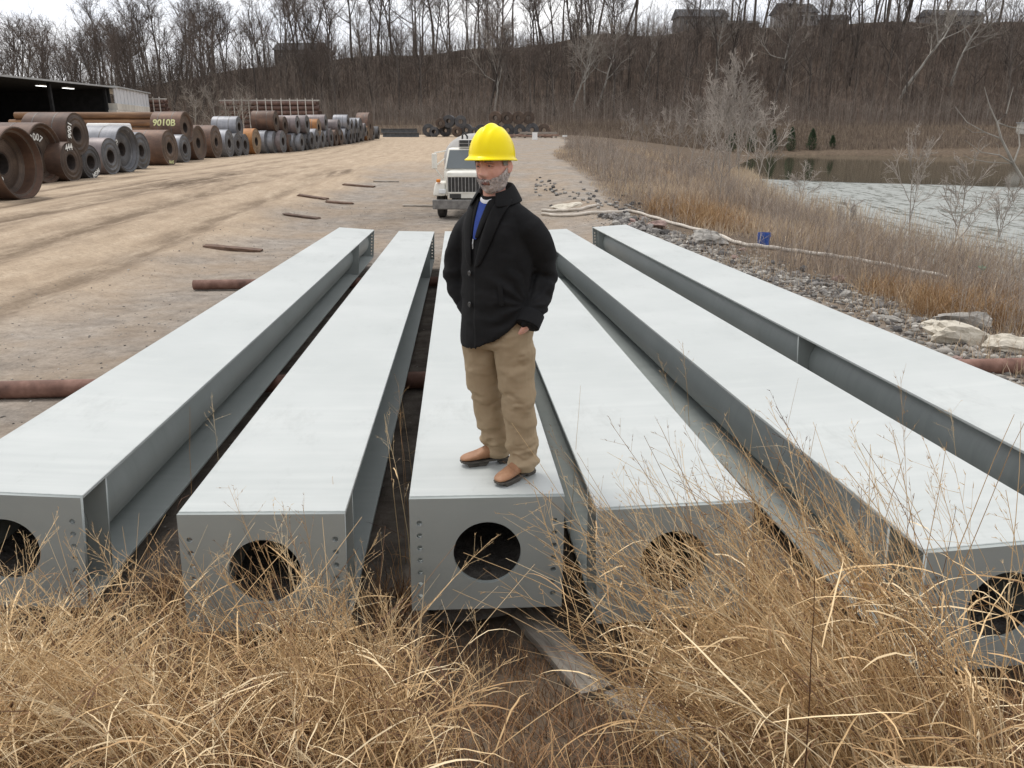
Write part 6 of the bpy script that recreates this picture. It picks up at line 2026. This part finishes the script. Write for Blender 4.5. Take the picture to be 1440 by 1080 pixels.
# zip collar of the inner jacket, then the coat lapels over it
patch('inner_jacket_edge', [[on_coat(.018 - .05 * f, 1.535 - .20 * f, .012), on_coat(.045 - .06 * f, 1.540 - .20 * f, .016), on_coat(.072 - .075 * f, 1.54 - .20 * f, .012)] for f in np.linspace(0, 1, 7)], M_COAT, co_o)
patch('inner_jacket_edge', [[on_coat(-.040 - .008 * f, 1.535 - .20 * f, .012), on_coat(-.058 - .006 * f, 1.540 - .20 * f, .016), on_coat(-.085, 1.54 - .20 * f, .012)] for f in np.linspace(0, 1, 7)], M_COAT, co_o)
zp = MB(); zp.tube([on_coat(-.033, 1.335, .018), on_coat(-.032, 1.31, .020), on_coat(-.031, 1.285, .018)], .0035, 6); zp.build('zip_pull', M_CHROME, co_o)
patch('lapel', [[on_coat(.060 - .086 * f, 1.55 - .37 * f, .018 - .004 * f), on_coat(.085 - .08 * f, 1.545 - .35 * f, .030 - .012 * f), on_coat(.118 - .10 * f + .02 * math.sin(f * PI), 1.53 - .32 * f, .020 - .008 * f)] for f in np.linspace(0, 1, 9)], M_COAT, co_o, .006)
patch('lapel', [[on_coat(-.066 + .026 * f, 1.55 - .37 * f, .018 - .006 * f), on_coat(-.088 + .02 * f, 1.545 - .35 * f, .028 - .014 * f), on_coat(-.118 + .03 * f - .015 * math.sin(f * PI), 1.53 - .32 * f, .020 - .010 * f)] for f in np.linspace(0, 1, 9)], M_COAT, co_o, .006)
# turned-down collar round the neck
cr_rows = []
NC = Vector((-.010, .028, 0))
for (rad, z, zf) in ((.074, 1.545, 1.515), (.082, 1.590, 1.545), (.088, 1.612, 1.560), (.098, 1.606, 1.555), (.118, 1.570, 1.525), (.142, 1.525, 1.490)):
    row = []
    for k in range(25):
        t = -PI * .80 + PI * 1.60 * k / 24          # 0 = back of the neck
        fr_ = (1 - math.cos(t)) / 2
        dirv = (-FW) * math.cos(t) + LF * math.sin(t)
        row.append(NC + dirv * rad * (1 - .04 * fr_) + UPV * (z + (zf - z) * fr_ ** 1.2))
    cr_rows.append(row)
patch('collar', cr_rows, M_COAT, co_o, .005)
# buttons, front edge, pocket welt, cuffs
for z in (1.155, .99):
    m = MB(); m.lathe([(0, .001), (.006, .001), (.006, .012), (.004, .0145), (0, .0145)], 16, 'y')
    me = m.mesh('button'); p = on_coat(-.055, z, .010); 
    q_ = (p - (TC + UPV * z)); q_.z = 0
    me.transform(Matrix.Translation(p) @ q_.to_track_quat('Y', 'Z').to_matrix().to_4x4()); link('button', me, co_o, M_BTN, True)
pk = patch('pocket_welt', [[on_coat(.105 + .012 * f, 1.125 - .13 * f, .014), on_coat(.128 + .012 * f, 1.125 - .13 * f, .016)] for f in np.linspace(0, 1, 5)], M_COAT, co_o, .005)
for A_, r_ in ((ARM_L, .0625), (ARM_R, .060)):
    d = (A_[4] - A_[3]).normalized()
    m = MB(); m.tube([A_[4] - d * .055, A_[4] - d * .05, A_[4] + d * .022, A_[4] + d * .026, A_[4] + d * .010], [r_ * .99, r_ * 1.05, r_ * 1.03, r_ * .95, r_ * .80], 22, False); m.build('cuff', M_COAT, co_o, 0, 1, True)
# short beard hairs breaking the outline
nb_ = 2600
bm_ = beard_mask(HEADP / HS) | mo_mask(HEADP / HS)
ids = RNG.choice(np.where(bm_)[0], nb_)
nrm = SD * np.array([1 / .076, 1 / .097, 1 / .12]); nrm /= np.linalg.norm(nrm, axis=1, keepdims=True)
P0 = HEADP[ids] + nrm[ids] * .004
dirs = nrm[ids] * .7 + np.array([0, -.1, -.9]) + RNG.normal(0, .35, (nb_, 3)); dirs /= np.linalg.norm(dirs, axis=1, keepdims=True)
P1 = P0 + dirs * RNG.uniform(.006, .014, nb_)[:, None]
V, F = prisms(to_head(P0), to_head(P1), np.full(nb_, .0008), np.full(nb_, .0003), 3)
me = np_mesh('beard_hair', V, F)
add_attr(me, 'rnd', np.repeat(RNG.random(nb_), 6))
o = link('beard_hair', me, MAN, attr_mat('beard_hairs', [(0, (0.30, 0.26, 0.24)), (1, (0.76, 0.73, 0.71))])); o['kind'] = 'stuff'
# ------------------------------------------------------------------ dry grass on the bank in front
def zone(x, y):
    """how tall and thick the grass stands: low in the hollow before the middle beam"""
    xm = -.02 + .05 * (y - 3)
    return np.clip(sstep(.30, .75, np.abs(x - xm + .1 * vnoise(x, y, .6, 3))) + sstep(2.35, 1.9, y) * .5, 0, 1)

STRAW = [(0, (0.10, 0.05, 0.028)), (.22, (0.235, 0.135, 0.07)), (.45, (0.47, 0.30, 0.145)), (.7, (0.68, 0.475, 0.25)), (.88, (0.78, 0.59, 0.345)), (1, (0.84, 0.68, 0.44))]
M_STRAW = attr_mat('dry_straw', STRAW, rough=.7, spec=.25)
M_THATCH = attr_mat('brown_thatch', [(0, (0.08, 0.042, 0.026)), (.35, (0.235, 0.127, 0.064)), (.7, (0.45, 0.28, 0.14)), (1, (0.58, 0.42, 0.25))], rough=.8, spec=.15)
BOARDS = [(site(728, 858), site(838, 985)), (site(872, 985), site(1010, 1095))]
def near_board(x, y, r_):
    d = np.full(len(x), 9.0)
    for a, b in BOARDS:
        ab = np.array([b.x - a.x, b.y - a.y])
        t = np.clip(((x - a.x) * ab[0] + (y - a.y) * ab[1]) / (ab @ ab), -.05, 1.05)
        d = np.minimum(d, np.hypot(x - a.x - t * ab[0], y - a.y - t * ab[1]))
    return d < r_
def front_ok(x, y):
    """outside the beams: bases only on the open ground"""
    ok = np.ones(len(x), bool)
    for (o, r, d, u, L) in beams:
        ax = (x - o.x) * r.x + (y - o.y) * r.y; al = (x - o.x) * d.x + (y - o.y) * d.y
        ok &= ~((np.abs(ax) < BW / 2 + .02) & (al > -.02) & (al < L))
    return ok & ~near_board(x, y, .12)

# low thatch everywhere
n = 52000
x = RNG.uniform(-4.6, 5.4, n); y = 1.5 + 2.9 * RNG.random(n)
k = front_ok(x, y); x, y = x[k], y[k]; n = len(x)
zz_ = zone(x, y)
h = RNG.uniform(.08, .30, n) * (.7 + .6 * zz_)
ribbons(x, y, h, RNG.uniform(.003, .0075, n), 'grass_thatch', M_THATCH, 1.1, 5, 'low matted brown grass covering the ground in front of the beams', 'grass', np.clip(RNG.normal(.36, .24, n), 0, 1))

# standing blades
n = 8000
x = RNG.uniform(-4.6, 5.2, n); y = 1.45 + 2.45 * RNG.random(n) ** .9
cl = vnoise(x, y, .42, 14)
k = front_ok(x, y) & ~near_board(x, y, .2) & (RNG.random(n) < zone(x, y) * (.45 + .6 * cl)) 
x, y = x[k], y[k]; n = len(x)
az = np.where(RNG.random(n) < .62, PI + RNG.normal(0, .7, n), RNG.uniform(0, 6.28, n))
h = RNG.uniform(.25, .62, n) * np.where(x > 1.85, .5, 1.0) * np.where((x < -1.4) & (y > 3), .7, 1.0)
ribbons(x, y, h, RNG.uniform(.004, .0105, n), 'standing_grass', M_STRAW, .22, 7, 'thick standing dry straw-coloured grass in front of the beam ends', 'grass', np.clip(RNG.normal(.52, .28, n), 0, 1), az, None, .45)

# tall seeding stalks with leaves and panicles
def stalks(x, y, L, az, bend, name, label, lean=None):
    n = len(x)
    z = ground(x, y)
    S = 9
    t = np.linspace(0, 1, S)
    P = np.empty((n, S, 3))
    lean = RNG.normal(.34, .24, n) if lean is None else lean
    off = (lean[:, None] * t[None, :] + bend[:, None] * t[None, :] ** 2.2) * L[:, None]
    P[..., 0] = x[:, None] + off * np.cos(az)[:, None]
    P[..., 1] = y[:, None] + off * np.sin(az)[:, None]
    P[..., 2] = z[:, None] - .03 + L[:, None] * (t[None, :] - .42 * bend[:, None] * t[None, :] ** 2.5)
    P[:, 1:, :2] += np.cumsum(RNG.normal(0, .0025, (n, S - 1, 2)), 1) * L[:, None, None]
    R = RNG.uniform(.0020, .0042, n)[:, None] * np.linspace(1, .28, S)[None, :]
    rn = np.clip(RNG.normal(.66, .25, n), 0, 1)
    a0, a1, b0, b1, cc = [], [], [], [], []
    for j in range(S - 1):
        a0.append(P[:, j]); a1.append(P[:, j + 1]); b0.append(R[:, j]); b1.append(R[:, j + 1]); cc.append(rn)
    # panicle branches
    def at(f):
        u = f * (S - 1); i = np.clip(u.astype(int), 0, S - 2); q = (u - i)[:, None]
        r_ = np.arange(n)
        return P[r_, i] * (1 - q) + P[r_, i + 1] * q, P[r_, i + 1] - P[r_, i]
    has = RNG.random(n) < .42
    for j in range(11):
        f = .74 + .25 * (j + RNG.random(n)) / 11
        s, d = at(f); d = d / (np.linalg.norm(d, axis=1, keepdims=True) + 1e-9)
        e = d * .9 + RNG.normal(0, .42, (n, 3)); e /= np.linalg.norm(e, axis=1, keepdims=True)
        ln = (RNG.uniform(.03, .11, n) * (1.3 - f) * 3.2)[:, None]
        q = s + e * ln
        m = has
        a0.append(s[m]); a1.append(q[m]); b0.append(np.full(m.sum(), .0007)); b1.append(np.full(m.sum(), .0004)); cc.append(np.clip(rn[m] + .1, 0, 1))
        for w_ in range(2):
            g_ = RNG.uniform(.45, 1.0, n)[:, None]
            p_ = s + e * ln * g_; e2 = e + RNG.normal(0, .5, (n, 3)); e2 /= np.linalg.norm(e2, axis=1, keepdims=True)
            a0.append(p_[m]); a1.append((p_ + e2 * .014)[m]); b0.append(np.full(m.sum(), .0014)); b1.append(np.full(m.sum(), .0004)); cc.append(np.clip(rn[m] - .15, 0, 1))
    V1, F1 = prisms(np.concatenate(a0), np.concatenate(a1), np.concatenate(b0), np.concatenate(b1), 3)
    c1 = np.repeat(np.concatenate(cc), 6)
    # leaves
    LP, LW, LS, LC = [], [], [], []
    for j in range(3):
        f = RNG.uniform(.08, .72, n)
        s, d = at(f)
        a = RNG.uniform(0, 6.28, n)
        hd = np.stack([np.cos(a), np.sin(a), np.zeros(n)], -1)
        ln = RNG.uniform(.12, .42, n)[:, None]
        up = RNG.uniform(.2, .9, n)[:, None]; dr = RNG.uniform(.2, .8, n)[:, None]
        tt = np.linspace(0, 1, 8)
        Q = np.stack([s + hd * ln * q * (1 - .15 * q) + np.array([0, 0, 1.]) * ln * (up * q - dr * q * q) for q in tt], 1)
        Q[:, 2:] += np.cumsum(RNG.normal(0, .003, (n, 6, 3)), 1)
        w = RNG.uniform(.003, .0065, n)[:, None] * np.array([.6, .95, 1, 1, .9, .7, .45, .12])[None, :]
        sd_ = np.stack([-np.sin(a), np.cos(a), RNG.normal(0, .6, n)], -1); sd_ /= np.linalg.norm(sd_, axis=1, keepdims=True)
        LP.append(Q); LW.append(w); LS.append(sd_); LC.append(np.clip(rn + RNG.normal(-.12, .28, n), 0, 1))
    V2, F2 = blades(np.concatenate(LP), np.concatenate(LW), np.concatenate(LS))
    c2 = np.repeat(np.concatenate(LC), 16)
    me = np_mesh(name, np.concatenate([V1, V2]), np.concatenate([F1, F2 + len(V1)]))
    add_attr(me, 'rnd', np.concatenate([c1, c2]))
    return tag(link(name, me, None, M_STRAW), label, 'grass', None, 'stuff')
def tussocks(cx, cy, m, sp):
    i = RNG.integers(0, len(cx), m)
    return np.asarray(cx)[i] + RNG.normal(0, sp, m), np.asarray(cy)[i] + RNG.normal(0, sp, m)
# pond-side tussocks, tallest
x, y = tussocks([.85, 1.05, 1.30, 1.55, 1.45, .75, 1.2, 1.6, 1.1], [2.75, 3.1, 2.7, 3.0, 2.4, 2.45, 2.2, 2.15, 2.6], 430, .16)
n = len(x)
k = front_ok(x, y); x, y = x[k], y[k]; n = len(x)
stalks(x, y, RNG.uniform(.6, 1.45, n), PI + RNG.normal(.0, .7, n), np.abs(RNG.normal(.10, .10, n)), 'tall_grass_stalks', 'tall seeding dry grass stalks rising over the beam ends on the pond side')
# yard-side tussocks
x, y = tussocks([-.75, -1.1, -1.5, -1.9, -2.3, -.6, -1.3, -2.0, -2.6, -.85], [2.75, 3.0, 2.6, 2.95, 2.7, 2.3, 2.2, 2.3, 3.1, 3.2], 600, .20)
k = front_ok(x, y); x, y = x[k], y[k]; n = len(x)
stalks(x, y, RNG.uniform(.45, 1.05, n), np.where(RNG.random(n) < .7, PI + RNG.normal(-.2, .6, n), RNG.normal(0, .7, n)), np.abs(RNG.normal(.12, .12, n)), 'leaning_grass_stalks', 'leaning dry grass stalks crossing in front of the yard-side beam ends')
# long straight sheaves leaning the same way
def sheaf(cx, cy, m, sp, L0, L1, az0, lean0, name, label):
    x = cx + RNG.normal(0, sp, m); y = cy + RNG.normal(0, sp, m)
    k = front_ok(x, y); x, y = x[k], y[k]; n = len(x)
    stalks(x, y, RNG.uniform(L0, L1, n), az0 + RNG.normal(0, .22, n), np.abs(RNG.normal(lean0, .10, n)), name, label, RNG.normal(lean0 * .9, .08, n))
sheaf(-.42, 2.35, 75, .07, .55, .95, PI - .15, .18, 'grass_sheaf', 'straight sheaf of pale dry stalks beside the hollow, leaning to the yard')
sheaf(-1.05, 2.2, 80, .12, .6, 1.05, PI + .1, .30, 'grass_sheaf', 'long-leaning sheaf of dry stalks in front of the second beam')
sheaf(-1.9, 2.3, 80, .12, .6, 1.0, .3, .30, 'grass_sheaf', 'sheaf of dry stalks leaning towards the middle before the yard-side beam')
sheaf(1.25, 2.15, 110, .12, .8, 1.35, PI - .1, .36, 'grass_sheaf', 'big sheaf of long dry stalks sweeping across the pond-side beam ends')
sheaf(1.62, 2.35, 110, .12, .9, 1.6, PI - .25, .26, 'grass_sheaf', 'tall sheaf of dry stalks leaning over the second beam from the rubble')
sheaf(.85, 2.3, 60, .08, .6, 1.0, PI + .15, .34, 'grass_sheaf', 'low sheaf of dry stalks bending over the weathered boards')
# a few thin stalks growing between the beams
x = np.array([-.66, -.72, -.62, -.70, -.60, .36, .40, 1.62, 1.70, 1.58, 1.5, 3.05, 3.1, -2.0, -2.03, -.78, 1.65, 1.72, 1.46, -.69, -.64]); y = np.array([4.6, 4.75, 5.1, 5.4, 4.3, 4.5, 4.8, 4.5, 4.9, 5.4, 6.0, 4.6, 4.9, 5.0, 4.5, 5.9, 5.1, 4.3, 5.8, 4.45, 5.0])
k = front_ok(x, y); x, y = x[k], y[k]
stalks(x, y, RNG.uniform(.9, 1.4, len(x)), RNG.uniform(0, 6.28, len(x)), np.abs(RNG.normal(.08, .06, len(x))), 'gap_grass_stalks', 'thin dry grass stalks growing up through the gaps between the beams', RNG.normal(.08, .05, len(x)))
# upright single stalks catching the light
x = np.array([2.25, 1.95, 1.75, 1.85, 1.65, 1.55, 1.35]); y = np.array([2.35, 2.6, 2.9, 3.1, 2.8, 2.95, 3.05])
stalks(x, y, np.array([1.25, 1.5, 1.7, 1.75, 1.6, 1.5, 1.4]), RNG.uniform(0, 6.28, 7), np.full(7, .05), 'single_tall_stalks', 'few very tall upright dry stalks standing before the outer beams', np.full(7, .08))
